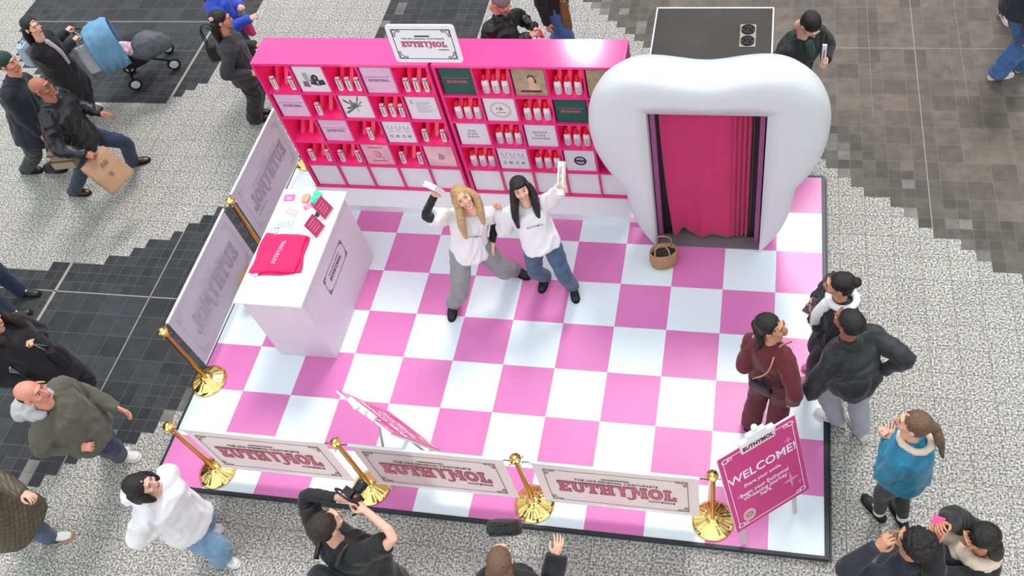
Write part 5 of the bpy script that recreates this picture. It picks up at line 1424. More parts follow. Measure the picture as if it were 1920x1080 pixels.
def phone(J, k, label, m, off=(-.01, .09, -.035), tilt=None, case=black_pl):
    p = palm_pt(J, k, off); n_ = V(tilt if tilt else (-.2, -.1, 1)).normalized(); y_ = J['hd'][k]; y_ = (y_ - n_ * y_.dot(n_)).normalized(); x_ = y_.cross(n_)
    t = thing('phone', label, 'phone', p); M = MX(p, x_, y_)
    bm = B(); box(bm, -.037, .037, -.07, .08, -.005, .004, M); obj('case', bm, case, t, bevel=.003)
    bm = B(); box(bm, -.034, .034, -.067, .077, .004, .005, M); obj('screen', bm, m, t); settle(t)
phone(J4, 0, 'phone in the hands of the person in the fur jacket', phone_glass, case=mat('phone_case_rose', (196, 120, 130), .4))
phone(J8, 1, 'phone in a bright pink case held above the cream scarf', mat('phone_pink', (236, 84, 150), .4), case=mat('phone_pink', (236, 84, 150), .4), tilt=(-.5, -.2, .8))
phone(J23, 0, 'dark blue phone held by the person behind the booth', phone_glass, tilt=(.1, -.3, 1))
p = palm_pt(J23, 1, (0, .06, -.03)); t = thing('toothpaste_carton', 'white carton held upright by the person behind the booth', 'carton', p)
M = MX(p, (1, 0, 0), (.0, .25, 1)); bm = B(); box(bm, -.022, .022, -.02, .19, -.016, .016, M); obj('box_body', bm, carton_w, t, bevel=.002)
bm = B(); wordmark(bm, M @ Matrix.Translation((0, .09, .017)) @ Matrix.Rotation(PI / 2, 4, 'Z'), .11, h1=.001); obj('wordmark', bm, ink, t); settle(t)
# photographer's camera and backpack
p = (palm_pt(J10, 0) + palm_pt(J10, 1)) / 2 + V((0, .03, .01)); lk = ang(66); rt = V((lk.y, -lk.x, 0))
t = thing('camera', 'black camera with strap raised by the photographer', 'camera', p)
M = MX(p, rt, lk)      # x right, y forward, z up
bm = B(); box(bm, -.068, .068, -.03, .03, -.045, .04, M); box(bm, -.026, .026, -.03, .028, .04, .066, M); obj('camera_body', bm, black_pl, t, bevel=.008)
bm = B(); lathe(bm, [(.034, 0), (.036, .01), (.036, .05), (.040, .055), (.040, .085), (.034, .088)], 20, M @ MX((0, .03, -.005), (1, 0, 0), (0, 0, -1))); obj('lens', bm, black_pl, t, smooth=True)
bm = B(); lathe(bm, [(.012, 0), (.012, .010)], 14, M @ Matrix.Translation((.045, 0, .04))); obj('shutter_dial', bm, mat('dial_copper', (150, 72, 40), .4), t)
bm = B(); tube(bm, crom([M @ V(q) for q in ((-.066, -.01, .02), (-.10, -.03, .07), (-.03, -.05, .12), (.05, -.05, .10), (.085, -.03, .03), (.075, -.05, -.06), (.03, -.09, -.12))], 5), .008, 6); obj('strap', bm, black_pl, t, smooth=True); settle(t)
C, u_, l_, f_ = J10['C'], J10['up'], J10['l2'], J10['f2']
c0 = C - u_ * .20 - f_ * .24
t = thing('backpack', 'black backpack on the photographer', 'backpack', c0)
M = MX(c0, l_, f_, u_)
bm = B(); rings(bm, [oval(M @ V((0, 0, z)), l_ * a, f_ * b_, 22, 3.2) for z, a, b_ in ((-.20, .13, .07), (-.17, .155, .088), (.05, .15, .085), (.17, .12, .07), (.21, .07, .04))])
me = remesh(bm, .010, 2); rough_up(me, .006, 9, 4); free(link('pack', me, cloth('backpack_black', (28, 28, 31), .7, .15), None, True), t).parent = t
bm = B(); ell(bm, M @ V((0, -.085, -.07)), (.105, .035, .085), M, 3); o = obj('front_pocket', bm, cloth('backpack_black', (28, 28, 31), .7, .15), t, smooth=True)
for s in (-1, 1):
    bm = B(); tube(bm, crom([C - f_ * .15 + l_ * s * .09 + u_ * .02, C + u_ * .075 + l_ * s * .10 - f_ * .02, C + f_ * .125 + l_ * s * .11 - u_ * .06, C + f_ * .10 + l_ * s * .15 - u_ * .26, C - f_ * .12 + l_ * s * .14 - u_ * .34], 5), .019, 8); obj('shoulder_strap', bm, black_pl, t, smooth=True)
bm = B(); tube(bm, crom([M @ V(q) for q in ((-.03, -.02, .20), (0, -.03, .245), (.03, -.02, .20))], 5), .008, 6); obj('grab_loop', bm, black_pl, t)
settle(t)

def bag(name, label, cat, M, w, h, d, m, handle=None, hm=None, top_in=.9, r=.0, hang=None, kids=None, open_=False):
    """soft bag: x width, y up, z thickness; origin at the middle of the top edge"""
    o_ = M.translation.copy()
    t = thing(name, label, cat, o_)
    bm = B(); rs = []
    for y, s, e in ((-h, .92, .9), (-h * .93, 1, 1), (-h * .5, 1, 1), (-h * .12, top_in + .03, .75), (0, top_in, .45)):
        rs.append(oval(M @ V((0, y, 0)), M.to_3x3() @ V((w / 2 * s, 0, 0)), M.to_3x3() @ V((0, 0, d / 2 * e)), 24, 5))
    rings(bm, rs); bb = obj('bag_body', bm, m, t, smooth=False, bevel=0)
    if handle:
        for s in ((-1, 1) if handle[0] == 'two' else (0,)):
            bm = B(); z = s * d * .28
            if hang is not None: pts = [M @ V((-w * .22, 0, z)), V(hang) + V((-.02, 0, 0)), V(hang) + V((.02, 0, 0)), M @ V((w * .22, 0, z))]
            else: pts = [M @ V((-w * handle[2], -.01, z)), M @ V((-w * handle[2] * .7, handle[1], z)), M @ V((w * handle[2] * .7, handle[1], z)), M @ V((w * handle[2], -.01, z))]
            tube(bm, crom(pts, 5), handle[3], 6); obj('handle', bm, hm or m, t, smooth=True)
    if kids: kids(t, M)
    settle(t); return t
# kraft paper bag of the bald walker
kraft = mat('kraft_paper', (176, 138, 106), .8, var=.07, scale=6)
A_, B_, C_, D_ = V((-2.302, -.591, .8)), V((-2.39, -.957, .8)), V((-2.089, -.58, .45)), V((-2.189, -.98, .45))
mid = (A_ + B_) / 2; xx = (A_ - B_).normalized(); yy = (mid - (C_ + D_) / 2).normalized(); yy = (yy - xx * yy.dot(xx)).normalized()
def kraft_print(t, M):
    bm = B(); Mf = M @ Matrix.Translation((0, 0, .056)) @ Matrix.Rotation(PI / 2 * 0, 4, 'Z')
    
    for q in range(4): prism(bm, [(-.03 + q * .026, -.15), (-.018 + q * .026, -.15), (-.012 + q * .026 - .01 * (q % 2), -.10), (-.026 + q * .026, -.10)], 0, .0008, Mf)
    for q in range(8):
        a = q * PI / 4; prism(bm, [(-.02 + .008 * math.cos(a + .5), -.25 + .008 * math.sin(a + .5)), (-.02 + .045 * math.cos(a), -.25 + .045 * math.sin(a)), (-.02 + .008 * math.cos(a - .5), -.25 + .008 * math.sin(a - .5))], 0, .0005 + .00004 * q, Mf)
    obj('printed_mark', bm, mat('ink_slate', (104, 92, 90), .7), t)
hp = palm_pt(J16, 0)
bag('paper_bag', 'brown kraft paper bag carried by the bald walker', 'paper bag', MX(mid, -xx if xx.cross(yy).z < 0 else xx, yy), .37, .42, .10, kraft, ('two', .09, .2, .004), mat('paper_cord', (150, 112, 80), .8), .98, hang=hp, kids=kraft_print)
# khaki messenger bag at his hip
f_, l_ = J16['f'], J16['l']
mb = mat('khaki_canvas', (140, 124, 96), .8, var=.1); mbd = mat('khaki_dark', (84, 72, 56), .8)
c0 = J16['pel'] - l_ * .27 - f_ * .10 + V((0, 0, .10))
def messenger(t, M):
    bm = B(); box(bm, -.125, .125, -.20, -.12, .055, .082, M); obj('front_pocket', bm, mat('khaki_light', (164, 148, 116), .8), t, bevel=.008)
    bm = B(); box(bm, -.135, .135, -.115, -.105, .05, .066, M); box(bm, -.13, .13, -.025, -.018, .04, .062, M); obj('zip', bm, mbd, t)
    bm = B(); C, u_ = J16['C'], J16['up']
    tube(bm, crom([M @ V((-.13, -.02, 0)), J16['C'] - J16['f2'] * .16 - u_ * .1 - l_ * .05, J16['sh'][1] - l_ * .05 + u_ * .075, J16['C'] + J16['f2'] * .17 - u_ * .12, M @ V((.13, -.02, 0))], 6), .011, 6); obj('strap', bm, mbd, t, smooth=True)
bag('messenger_bag', 'khaki messenger bag at the hip of the bald walker', 'bag', MX(c0, f_, (0, 0, 1)), .27, .21, .11, mb, ('one', .06, .18, .009), mbd, .98, kids=messenger)
# small black shoulder bag on the burgundy suit
c0 = J3['C'] - J3['up'] * .26 - J3['f2'] * .185 + J3['l2'] * -.02
chain_m = mat('gold_chain', (206, 160, 110), .35, .6)
def shoulder(t, M):
    bm = B(); C, u_ = J3['C'], J3['up']
    tube(bm, crom([M @ V((-.07, 0, 0)), C - J3['f2'] * .155 - u_ * .05 - J3['l2'] * .08, J3['sh'][0] + J3['l2'] * .06 + u_ * .085, C + J3['f2'] * .13 - J3['l2'] * .12], 6), .007, 6); obj('chain_strap', bm, chain_m, t, smooth=True)
bag('handbag', 'small black leather bag with gold strap on the burgundy suit', 'handbag', MX(c0, J3['l2'] * -1, J3['up']), .20, .13, .06, C_LEATH, None, None, .85, kids=shoulder)
bag('handbag', 'black handbag hanging beside the raised hand at the left edge', 'handbag', MX(W(78, 656, .98), (.93, .3, 0), (-.15, .1, 1)), .26, .24, .10, C_LEATH, ('two', .1, .2, .006), silver, .9, hang=palm_pt(J14, 1))
bag('handbag', 'black bag ahead of the brown-haired person at the bottom edge', 'handbag', MX(W(936, 992, 1.05), (1, .1, 0), (0, -.4, .9)), .24, .22, .12, C_LEATH, ('two', .13, .2, .006), None, .8)
bag('handbag', 'black bag at the back of the person in the charcoal blazer', 'handbag', MX(J19['pel'] - J19['f'] * .20 + J19['l'] * .16 + V((0, 0, .30)), (.9, .3, 0), (0, 0, 1)), .24, .22, .10, C_LEATH, ('two', .22, .3, .007), None, .85)
pp_ = mat('bag_pink', (196, 52, 110), .6, var=.3, scale=30)
bag('gift_bag', 'pink patterned bag held by the person in royal blue', 'bag', MX(W(455, 32, 1.0), (.9, -.4, 0), (-.1, .2, 1)), .16, .22, .08, pp_, ('two', .1, .25, .005), mat('ribbon_green', (120, 190, 150), .6), .95, hang=palm_pt(J20, 1))
bag('shoulder_bag', 'tan shoulder bag beside the light jeans behind the shelving', 'bag', MX(W(1050, -4, .98), (.6, -.8, 0), (0, 0, 1)), .24, .40, .12, mat('tan_leather', (122, 90, 52), .6, var=.15), ('one', .1, .3, .01), None, .85)
bag("packet", 'slim pink-tipped packet held by the grey-haired person', 'packet', MX(palm_pt(J21, 1) + V((0, 0, .05)), (1, 0, 0), (-.3, 0, 1)), .05, .12, .02, mat('packet_pink', (226, 60, 110), .5))
bag('shopping_bag', 'white carrier bag hanging from the stroller handle', 'shopping bag', MX(W(158, 84, .86), (.75, .65, 0), (-.1, .05, 1)), .30, .36, .10, mat('bag_white', (206, 210, 216), .5, var=.08), ('two', .1, .22, .005), None, .8, hang=W(140, 62, .98))
bag('shopping_bag', 'clear grey carrier bag under the blue blanket', 'shopping bag', MX(W(176, 100, .66), (.8, .6, 0), (0, 0, 1)), .34, .32, .12, mat('bag_grey', (136, 134, 134), .35, var=.15), ('two', .12, .22, .004), None, .75)
f_, l_ = J18['f'], J18['l']; C = J18['C']
bag('backpack', 'pale blue backpack behind the person pushing the stroller', 'backpack', MX(C - f_ * .24 + J18['up'] * .02 + l_ * .02, l_, J18['up']), .26, .30, .14, mat('pale_blue_fabric', (168, 186, 200), .8, var=.1), ('one', .05, .12, .01), None, .85)

# ------------------------------------------------------------------ stroller with baby
st_ = thing('stroller', 'black baby stroller with white wheels and grey footmuff', 'stroller', (-3.0, 1.45, GZ))
off = V((-.246, .315, 0)); G1 = GZ
wr_, wf_ = W(254, 158, GZ + .085), W(326, 120, GZ + .085)
hub_m = mat('wheel_white', (222, 222, 222), .4); rub = mat('rubber', (28, 28, 28), .7)
axis = off.normalized()
for q in (wr_, wf_, wr_ + off, wf_ + off):
    c = V((q.x, q.y, GZ + .0865)); Mw = MX(c, V((0, 0, 1)), V((-axis.y, axis.x, 0)))
    Mw = MX(c, V((0, 0, 1)), axis.cross(V((0, 0, 1))))
    bm = B(); lathe(bm, [(.055, -.018), (.080, -.019), (.086, -.010), (.086, .010), (.080, .019), (.055, .018)], 28, Mw); wo = obj('wheel', bm, rub, st_, smooth=True)
    bm = B(); lathe(bm, [(.002, -.022), (.052, -.020), (.058, -.018), (.058, .018), (.052, .020), (.002, .022)], 24, Mw); obj('hub', bm, hub_m, wo, smooth=True)
sj = W(236, 104, .50); hn = W(146, 72, .97); hf = W(130, 52, .98)
for k, s in enumerate((V((0, 0, 0)), off)):
    h_ = hn if k == 0 else hf
    bm = B(); tube(bm, [h_, sj + s + V((0, 0, .1)), sj + s, V((wf_.x, wf_.y, GZ + .14)) + s], [.013, .014, .014, .014], 8); obj('side_frame', bm, black_pl, st_, smooth=True)
    bm = B(); tube(bm, [sj + s + V((0, 0, .08)), V((wr_.x, wr_.y, GZ + .12)) + s], .015, 8); obj('rear_leg', bm, black_pl, st_, smooth=True)
bm = B(); tube(bm, [hn, hf], .016, 8); obj('handlebar', bm, black_pl, st_, smooth=True)
sc_ = W(246, 96, .46) + off * .5
Mx = MX(sc_, off.cross(V((0, 0, 1))).normalized() * -1, off.normalized(), V((0, 0, 1)))
fx = (wf_ - wr_).normalized(); fx.z = 0
bm = B(); ell(bm, sc_ - fx * .0, (.30, .17, .10), MX((0, 0, 0), fx, axis)); ell(bm, sc_ - fx * .25 + V((0, 0, .14)), (.10, .17, .2), MX((0, 0, 0), fx, axis)); free(link('seat', remesh(bm, .012, 2), C_BLACK, st_, True), st_)
bm = B(); ell(bm, sc_ - V((0, 0, .24)), (.24, .16, .10), MX((0, 0, 0), fx, axis)); free(link('basket', remesh(bm, .012, 2), C_BLACK, st_, True), st_)
m0, m1 = W(262, 92, .58), W(305, 80, .56)
bm = B(); chain(bm, [m0, m0.lerp(m1, .5) + V((0, 0, .03)), m1], [.15, .17, .12], 16); me = remesh(bm, .012, 2); rough_up(me, .012, 6, 8); free(link('footmuff', me, mat('muff_grey', (84, 86, 92), .6, var=.12), st_, True), st_)
for ch in st_.children: ch.matrix_parent_inverse = Matrix.Translation(st_.location).inverted()
# blanket draped over the canopy
bc = W(196, 72, .86); ax = axis; fw = fx
bm = B(); gr = []
for i in range(21):
    a = -PI * .62 + PI * 1.24 * i / 20; row = []
    for j in range(15):
        b_ = PI * (.02 + .70 * j / 14)
        r1, r2, r3 = .19, .22, .24
        q = V((0, 0, 0)) + ax * (r1 * math.sin(a)) + fw * (-r2 * math.cos(b_) * .95) + V((0, 0, 1)) * (r3 * math.cos(a) * (.55 + .45 * math.sin(b_)))
        if abs(a) > PI / 2: q = ax * (r1 * (1 if a > 0 else -1)) + fw * (-r2 * math.cos(b_) * .95) + V((0, 0, 1)) * (-(abs(a) - PI / 2) * .9)
        q += ax * .012 * math.sin(j * 1.7) + V((0, 0, .01 * math.sin(i * 2.1 + j)))
        row.append(bm.verts.new(bc + q))
    gr.append(row)
for a, b in zip(gr, gr[1:]):
    for j in range(14): bm.faces.new((a[j], a[j + 1], b[j + 1], b[j]))
bmesh.ops.solidify(bm, geom=bm.faces, thickness=.008)
me = bpy.data.meshes.new('blanket'); bm.normal_update(); bm.to_mesh(me); bm.free(); rough_up(me, .010, 9, 4)
o = link('blanket', me, mat('blanket_blue', (112, 158, 190), .9, var=.10, bump=.4, bscale=50), None, True); tag(o, 'light blue blanket draped over the stroller canopy', 'blanket')
# baby
bp = W(228, 92, .66); t = thing('person', 'baby in pink and white clothes lying in the stroller', 'person', bp)
HMb = MX(W(214, 90, .72), axis * -1, (V((0, 0, 1)) * .8 + fx * .4).normalized()) @ Matrix.Scale(.62, 4)
A = Acc(); A.add(HEAD, SK_F, HMb)
bm = B(); chain(bm, [W(214, 90, .70), bp, W(246, 92, .62)], [.04, .075, .07], 12); chain(bm, [bp, bp + axis * -.10 + fx * .04, bp + axis * -.08 + fx * .12 + V((0, 0, .03))], [.03, .028, .02], 8); A.add(remesh(bm, .010, 2), SK_F); A.build('body', t)
bm = B(); chain(bm, [W(220, 91, .69), bp + V((0, 0, .01)), W(250, 92, .62)], [.06, .088, .085], 12); chain(bm, [bp, bp + axis * -.10 + fx * .04, bp + axis * -.08 + fx * .10 + V((0, 0, .03))], [.04, .038, .032], 10)
me = remesh(bm, .009, 2); rough_up(me, .006, 14, 2); link('baby_suit', me, mat('baby_cloth', (214, 178, 192), .9, var=.35, scale=22), t, True)
bm = B(); ell(bm, (0, -.025, .03), (.085, .095, .09), sub=3); me = remesh(bm, .008, 1); me.transform(HMb); link('baby_hat', me, C_CREAM, t, True); settle(t)

# ------------------------------------------------------------------ welcome boards on stands
board_p = mat('board_pink', (208, 70, 134), .45, var=.05, scale=3); board_d = mat('board_dark', (172, 40, 104), .5); board_w = mat('board_white', (236, 234, 236), .4)
def welcome(cen, x, y, label, w=.68, h=.85):
    M = MX(cen, x, y); t = thing('welcome_board', label, 'sign', (cen[0], cen[1], 0.0))
    bm = B(); prism(bm, rrect(w, h, .012), -.018, -.002, M); obj('backing', bm, board_w, t)
    bm = B(); prism(bm, rrect(w - .004, h - .004, .01), -.0019, .001, M); obj('pink_face', bm, board_p, t)
    Mf = M @ Matrix.Translation((0, 0, .0012))
    bm = B(); border(bm, Mf, w - .07, h - .07, .005)
    for sx in (-1, 1):
        for sy in (-1, 1):
            cx, cy = sx * (w / 2 - .055), sy * (h / 2 - .055); _arc(bm, cx, cy, .028, .02, .006, 0, 2 * PI, 0, .002, Mf); _arc(bm, cx - sx * .04, cy, .02, .012, .005, 0, 2 * PI, 0, .002, Mf)
    obj('printed_border', bm, ink_white, t)
    bm = B(); text(bm, 'WELCOME!', Mf @ Matrix.Translation((.0, .13, 0)), .115, bold=.012, sx=1.02); obj('welcome_lettering', bm, ink_white, t)
    bm = B()
    for s, yy_, z in (('Share your smile.', .02, .048), ('Begin your Euthymol', -.065, .052), ('Whitening Journey', -.115, .052), ('here.', -.160, .052)): text(bm, s, Mf @ Matrix.Translation((-.02, yy_, 0)), z, bold=.006)
    obj('small_lettering', bm, ink_white, t)
    star = mat('ink_star', (236, 150, 196), .6); bm = B()
    for cx, cy, r in ((.20, -.20, .095), (.24, .22, .045), (-.25, -.06, .025), (.27, -.27, .03)):
        P = []
        for i in range(16): rr = r if i % 4 == 0 else (r * .34 if i % 2 else r * .2); P.append((cx + rr * .8 * math.cos(i * PI / 8), cy + rr * math.sin(i * PI / 8)))
        prism(bm, P, 0, .0015, Mf)
    obj('sparkles', bm, star, t)
    bm = B(); prism(bm, [(-.2 + .055 * math.cos(a), -.30 + .062 * math.sin(a)) for a in [i * 2 * PI / 24 for i in range(24)]], 0, .0018, Mf); bd = obj('badge', bm, mat('badge_blush', (232, 176, 180), .5, var=.1, scale=30), t)
    bm = B(); _arc(bm, -.2, -.30, .026, .02, .014, 0, 2 * PI, .0018, .003, Mf); obj('badge_drawing', bm, mat('badge_ink', (150, 134, 130), .6), bd)
    # clip
    bm = B(); prism(bm, [(p[0], p[1] + h / 2 - .03) for p in rrect(.30, .085, .02)], .002, .012, M); obj('clip_plate', bm, mat('clip_blush', (238, 208, 216), .4), t)
    bm = B(); text(bm, 'EUTHYMOL', M @ Matrix.Translation((0, h / 2 - .035, .0135)), .05, bold=.02); obj('clip_wordmark', bm, ink, t)
    bm = B(); prism(bm, [(-.15, h / 2 + .012), (.15, h / 2 + .012), (.15, h / 2 + .045), (.085, h / 2 + .05), (.075, h / 2 + .085), (-.075, h / 2 + .085), (-.085, h / 2 + .05), (-.15, h / 2 + .045)], -.012, .030, M); prism(bm, [(-.025, h / 2 + .08), (.025, h / 2 + .08), (.02, h / 2 + .11), (-.02, h / 2 + .11)], -.006, .018, M)
    obj('clip_lever', bm, board_w, t, bevel=.003)
    bm = B(); ell(bm, M @ V((0, h / 2 + .115, .006)), (.026, .026, .026)); obj('clip_knob', bm, board_w, t, smooth=True)
    # stand: two front legs, cross rail, back strut
    leg_m = mat('stand_leg', (208, 202, 200), .5)
    xh = V(x).normalized(); back = V((0, 0, 1)).cross(xh) * -1
    zb = (M @ V((0, -h / 2, -.03)))
    for s in (-1, 1):
        top_ = M @ V((s * (w / 2 - .09), -h * .1, -.035)); b0 = M @ V((s * (w / 2 - .09), -h / 2, -.035)); bot = V((b0.x, b0.y, .004)) + (V((b0.x - top_.x, b0.y - top_.y, 0)) * .15)
        bm = B(); d = (bot - top_); uu, vv, dd = frame_of(d); rings(bm, [[c + xh * a * .018 + dd.cross(xh) * b_ * .009 for a, b_ in ((-1, -1), (1, -1), (1, 1), (-1, 1))] for c in (top_, bot)]); obj('leg', bm, leg_m, t)
    bm = B(); a0 = M @ V((0, h * .2, -.03)); back_d = V((-M.col[2][0], -M.col[2][1], 0)).normalized(); tube(bm, [a0, V((zb.x, zb.y, .012)) + back_d * .42], .011, 8); obj('back_strut', bm, leg_m, t)
    settle(t)
BL, BR, TL = V((4.752, -4.03, .42)), V((5.285, -3.62, .42)), V((4.632, -3.775, 1.22))
x_ = (BR - BL).normalized(); y_ = (TL - BL); y_ = (y_ - x_ * y_.dot(x_)).normalized()
welcome(BL + x_ * .34 + y_ * .425, x_, y_, 'pink clipboard-shaped WELCOME board facing out at the front right corner', .675, .85)
A0, B0 = V((1.583, -3.50, 1.22)), V((2.135, -3.82, 1.22)); x_ = (A0 - B0).normalized(); y_ = -(V((.07, .26, -.80))).normalized(); y_ = (y_ - x_ * y_.dot(x_)).normalized()
welcome((A0 + B0) / 2 - y_ * .425, x_, y_, 'second pink WELCOME board facing into the stage, seen nearly edge-on', .64, .85)

# ------------------------------------------------------------------ straw basket and carton on the stage
bc = V((3.905, -1.22, .003)); straw = mat('woven_straw', (176, 138, 102), .85, var=.15, scale=60, bump=.8, bscale=90)
t = thing('straw_basket', 'oval woven straw tote bag on the floor beside the doorway', 'basket', bc)
bm = B(); outer = []; n = 30
for z, a, b_ in ((0, .10, .075), (.012, .125, .095), (.09, .14, .11), (.18, .135, .10), (.215, .13, .09)): outer.append(oval(bc + V((0, 0, z)), V((a, .02, 0)), V((0, b_, 0)), n, 2.2))
for z, a, b_ in ((.213, .122, .082), (.05, .125, .09)): outer.append(oval(bc + V((0, 0, z)), V((a, .02, 0)), V((0, b_, 0)), n, 2.2))
rings(bm, outer); obj('basket_body', bm, straw, t, smooth=True)
bm = B(); rings(bm, [oval(bc + V((0, 0, z)), V((a, .02, 0)), V((0, b_, 0)), n, 2.2) for z, a, b_ in ((.055, .12, .085), (.15, .118, .08), (.165, .06, .04))]); me = remesh(bm, .008, 1); rough_up(me, .012, 14, 3); free(link('dark_contents', me, mat('contents_dark', (44, 46, 38), .8, var=.4), t, True), t)
for s in (-1, 1):
    bm = B(); yy_ = s * .085; tube(bm, crom([bc + V(q) for q in ((-.07, yy_, .19), (-.065, yy_ * .9, .31), (0, yy_ * .6, .37), (.065, yy_ * .9, .31), (.07, yy_, .19))], 6), .008, 7); obj('handle', bm, straw, t, smooth=True)
for ch in t.children: ch.matrix_parent_inverse = Matrix.Translation(t.location).inverted()
t = thing('cardboard_box', 'open brown cardboard box on the floor behind the counter', 'box', (-.12, -1.86, .003))
card_b = mat('corrugated_card', (164, 118, 84), .85, var=.08)
bm = B()
for a in ((-.24, .0, -1.99, -1.982), (-.24, 0, -1.728, -1.72), (-.24, -.232, -1.982, -1.728), (-.008, 0, -1.982, -1.728)): box(bm, a[0], a[1], a[2], a[3], .004, .26)
box(bm, -.232, -.008, -1.982, -1.728, .004, .01); obj('box_body', bm, card_b, t)
for k, (P_, d_) in enumerate((((-.24, -1.855), V((-1, 0, .5))), ((0, -1.855), V((1, 0, .3))))):
    bm = B(); a = V((P_[0], -1.985, .258)); b_ = V((P_[0], -1.725, .258)); d_ = d_.normalized() * .11; rings(bm, [[a, a + V((0, 0, .005)), a + d_ + V((0, 0, .005)), a + d_], [b_, b_ + V((0, 0, .005)), b_ + d_ + V((0, 0, .005)), b_ + d_]]); obj('flap', bm, card_b, t)
settle(t)

# ------------------------------------------------------------------ things on the counter
CT = .9855
magenta = cloth('magenta_jersey', (226, 14, 96), .75, .06)
sq = [V((.225, -1.85)), V((.655, -1.84)), V((.69, -2.26)), V((.245, -2.30))]
for k, (dx, dy, rz, lab) in enumerate(((.03, -.015, .05, 'lowest folded magenta T-shirt of the pile on the counter'), (-.01, .012, -.03, 'middle folded magenta T-shirt of the pile on the counter'), (0, 0, 0, 'top folded magenta T-shirt with white lettering on the counter'))):
    z = CT + k * .013; cen = V((.455, -2.06)); R_ = Matrix.Rotation(rz, 2)
    t = thing('folded_shirt', lab, 'T-shirt', (cen.x + dx, cen.y + dy, z), 0, 'folded T-shirts on the counter' if False else None)
    nx, ny = 26, 26; bm = B(); gt, gb = [], []
    for i in range(nx + 1):
        rt_, rb_ = [], []
        for j in range(ny + 1):
            u, v_ = i / nx, j / ny
            P_ = (sq[0] * (1 - u) + sq[1] * u) * (1 - v_) + (sq[3] * (1 - u) + sq[2] * u) * v_
            P_ = cen + R_ @ (P_ - cen) + V((dx, dy)) + V((.008 * math.sin(v_ * 9 + k), .008 * math.sin(u * 8 + k * 2)))
            e = min(u, 1 - u, v_, 1 - v_); h_ = .0115 * min(1, (e / .05)) ** .5
            h_ += .002 * math.sin(u * 14 + v_ * 6 + k * 2) * min(1, e / .1) if k == 2 else 0
            rt_.append(bm.verts.new((P_.x, P_.y, z + .001 + h_))); rb_.append(bm.verts.new((P_.x, P_.y, z)))
        gt.append(rt_); gb.append(rb_)
    for i in range(nx):
        for j in range(ny):
            bm.faces.new((gt[i][j], gt[i][j + 1], gt[i + 1][j + 1], gt[i + 1][j])); bm.faces.new((gb[i][j], gb[i + 1][j], gb[i + 1][j + 1], gb[i][j + 1]))
    ring_ = [(i, 0) for i in range(nx)] + [(nx, j) for j in range(ny)] + [(i, ny) for i in range(nx, 0, -1)] + [(0, j) for j in range(ny, 0, -1)]
    for a, b_ in zip(ring_, ring_[1:] + ring_[:1]): bm.faces.new((gt[a[0]][a[1]], gt[b_[0]][b_[1]], gb[b_[0]][b_[1]], gb[a[0]][a[1]]))
    bmesh.ops.recalc_face_normals(bm, faces=bm.faces); obj('fabric', bm, magenta, t, smooth=True)
    if k == 2:
        bm = B(); wordmark(bm, MX((.455, -2.06, z + .0165), (.08, 1, 0), (-1, .08, 0)), .27, h1=.001); obj('wordmark', bm, mat('print_rose', (246, 170, 190), .6), t)
    if k == 1:
        bm = B(); box(bm, .29, .33, -2.325, -2.29, z, z + .004); obj('care_tag', bm, white_paint, t)
    settle(t)
def flat(name, label, cat, px, py, w, h, rz, m, art=None, th=.003, z=CT, grp=None):
    c = W(px, py, z); t = thing(name, label, cat, (c.x, c.y, z), 0, grp)
    M = Matrix.Translation((c.x, c.y, z)) @ Matrix.Rotation(rz, 4, 'Z')
    bm = B(); prism(bm, rrect(w, h, min(w, h) * .15), .0003, th, M); obj('card_body', bm, m, t)
    if art: art(t, M @ Matrix.Translation((0, 0, th)))
    settle(t); return t
stk_p = mat('sticker_pink', (226, 108, 176), .4, var=.2, scale=70); stk_w = mat('sticker_sheet', (214, 232, 232), .4, var=.1, scale=50)
def art_st(t, M):
    bm = B()
    for q in range(3): _arc(bm, (q - 1) * .022, .008, .007, .008, .004, .3 * q, 1.6 * PI + .2 * q, 0, .0008, M, 8)
    for q in range(4): prism(bm, [((q - 1.5) * .014 - .005, -.022), ((q - 1.5) * .014 + .005, -.022), ((q - 1.5) * .014 + .003, -.010), ((q - 1.5) * .014 - .005, -.010)], 0, .0008, M)
    obj('printed_marks', bm, ink_white, t)
flat('sticker', 'rounded pink sticker near the back left of the counter', 'sticker', 543, 371, .11, .085, .1, stk_p, art_st)
flat('sticker', 'slanted pink sticker beside the leaflets', 'sticker', 579, 387, .10, .06, .7, stk_p, art_st)
teal_ink = mat('ink_teal', (96, 170, 176), .5); red_ink = mat('ink_coral', (206, 120, 110), .5); sage_ink = mat('ink_olive', (150, 168, 120), .5)
def art_sheet(c1, c2, n):
    def f(t, M):
        bm = B(); b2 = B()
        for i in range(n):
            for j in range(3):
                tgt = bm if (i + j) % 2 else b2; cx, cy = (i - (n - 1) / 2) * .035, (j - 1) * .028
                _arc(tgt, cx, cy, .008, .006 + .002 * (i % 2), .004, 0, 2 * PI, 0, .0008, M, 8)
                prism(tgt, [(cx - .012, cy - .012), (cx + .012, cy - .012), (cx + .012, cy - .008), (cx - .012, cy - .008)], 0, .0008, M)
        obj('motifs', bm, c1, t); obj('motifs_second', b2, c2, t)
    return f
flat('sticker_sheet', 'pale sticker sheet with teal motifs behind the T-shirts', 'sticker sheet', 535, 421, .20, .11, .12, stk_w, art_sheet(teal_ink, sage_ink, 5))
flat('sticker_sheet', 'white sticker sheet with coral and green motifs', 'sticker sheet', 548, 398, .18, .10, -.25, card_white, art_sheet(red_ink, sage_ink, 4))
flat('sticker_sheet', 'small white sheet peeking out beside the T-shirts', 'sticker sheet', 515, 432, .14, .06, .05, white_paint, art_sheet(teal_ink, teal_ink, 3), th=.0022)
leaf_p = mat('leaflet_rose', (186, 62, 100), .45, var=.25, scale=40, stretch=(1, 5, 1))
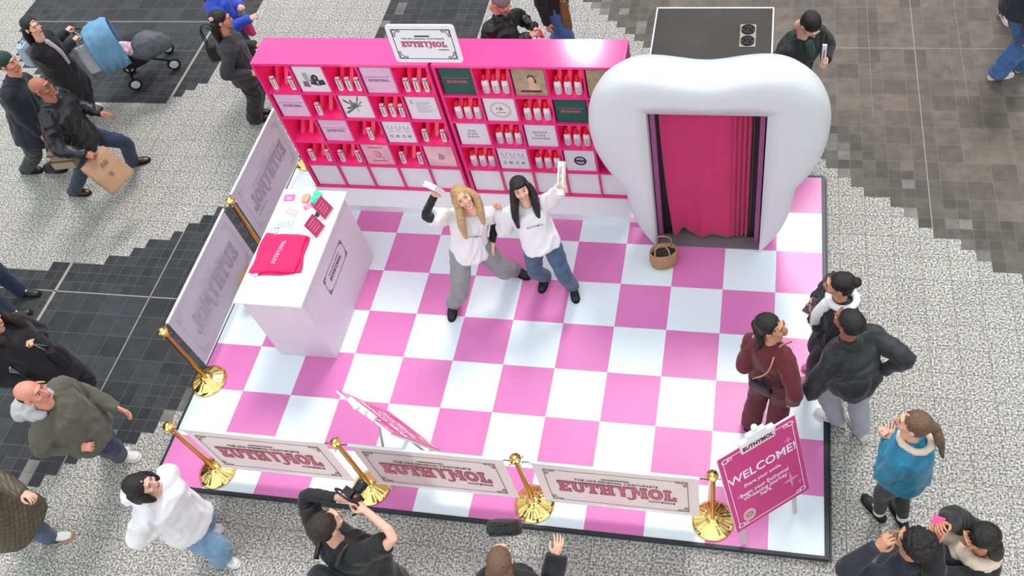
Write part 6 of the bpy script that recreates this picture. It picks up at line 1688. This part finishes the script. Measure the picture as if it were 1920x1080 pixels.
def leaflet(px, py, label):
    c = W(px, py, CT + .06); t = thing('leaflet_holder', label, 'leaflet', (c.x, c.y, CT))
    y_ = V((-.42, .1, .9)).normalized(); x_ = V((.22, 1, 0)); x_ = (x_ - y_ * x_.dot(y_)).normalized(); M = MX((c.x, c.y, CT + .078), x_, y_)
    bm = B(); box(bm, -.075, .075, -.085, .09, 0, .006, M); obj('leaflets', bm, leaf_p, t)
    bm = B()
    for i in range(4): prism(bm, [(-.05, .05 - i * .03), (.05 - .01 * (i % 2), .05 - i * .03), (.05 - .01 * (i % 2), .058 - i * .03), (-.05, .058 - i * .03)], .0062, .007, M)
    obj('printed_lines', bm, mat('ink_rose', (222, 130, 160), .5), t)
    bm = B(); box(bm, -.078, .078, -.088, -.080, -.004, .03, M); obj('stand_lip', bm, mat('clear_acrylic', (226, 226, 230), .1, alpha=.45), t); settle(t)
leaflet(607, 392, 'rear pink leaflet in a clear stand on the counter'); leaflet(591, 426, 'front pink leaflet in a clear stand on the counter')
c = W(593, 370, CT + .03); bm = B()
for k in range(7): a = k * .9; ell(bm, c + V((.035 * math.cos(a) * (k % 3) / 1.4, .045 * math.sin(a), .006 * (k % 3) - .006)), (.032, .030, .020))
me = remesh(bm, .005, 2); rough_up(me, .006, 50, 2); mn_ = min(v_.co.z for v_ in me.vertices); me.transform(Matrix.Translation((0, 0, CT + .001 - mn_)))
o = link('hair_scrunchie', me, mat('mint_fabric', (96, 226, 178), .7, var=.3, scale=30), None, True); tag(o, 'crumpled mint green fabric piece at the back of the counter', 'fabric')
flat('gift_card', 'peach card standing behind the stickers on the counter', 'card', 575, 374, .07, .10, .1, mat('peach_card', (232, 164, 140), .5, var=.1), th=.03)
flat('paper_sheet', 'pale cream sheet at the far edge of the counter', 'paper', 578, 357, .14, .07, .1, mat('cream_sheet', (240, 226, 204), .6, var=.1), th=.002)
bm = B(); c = W(596, 402, CT); box(bm, c.x - .02, c.x + .02, c.y - .03, c.y + .03, CT + .0005, CT + .015); o = obj('clip_case', bm, black_pl, bevel=.004); tag(o, 'small black case between the two pink leaflets', 'case')
bpy.data.scenes.remove(tmp_scene)
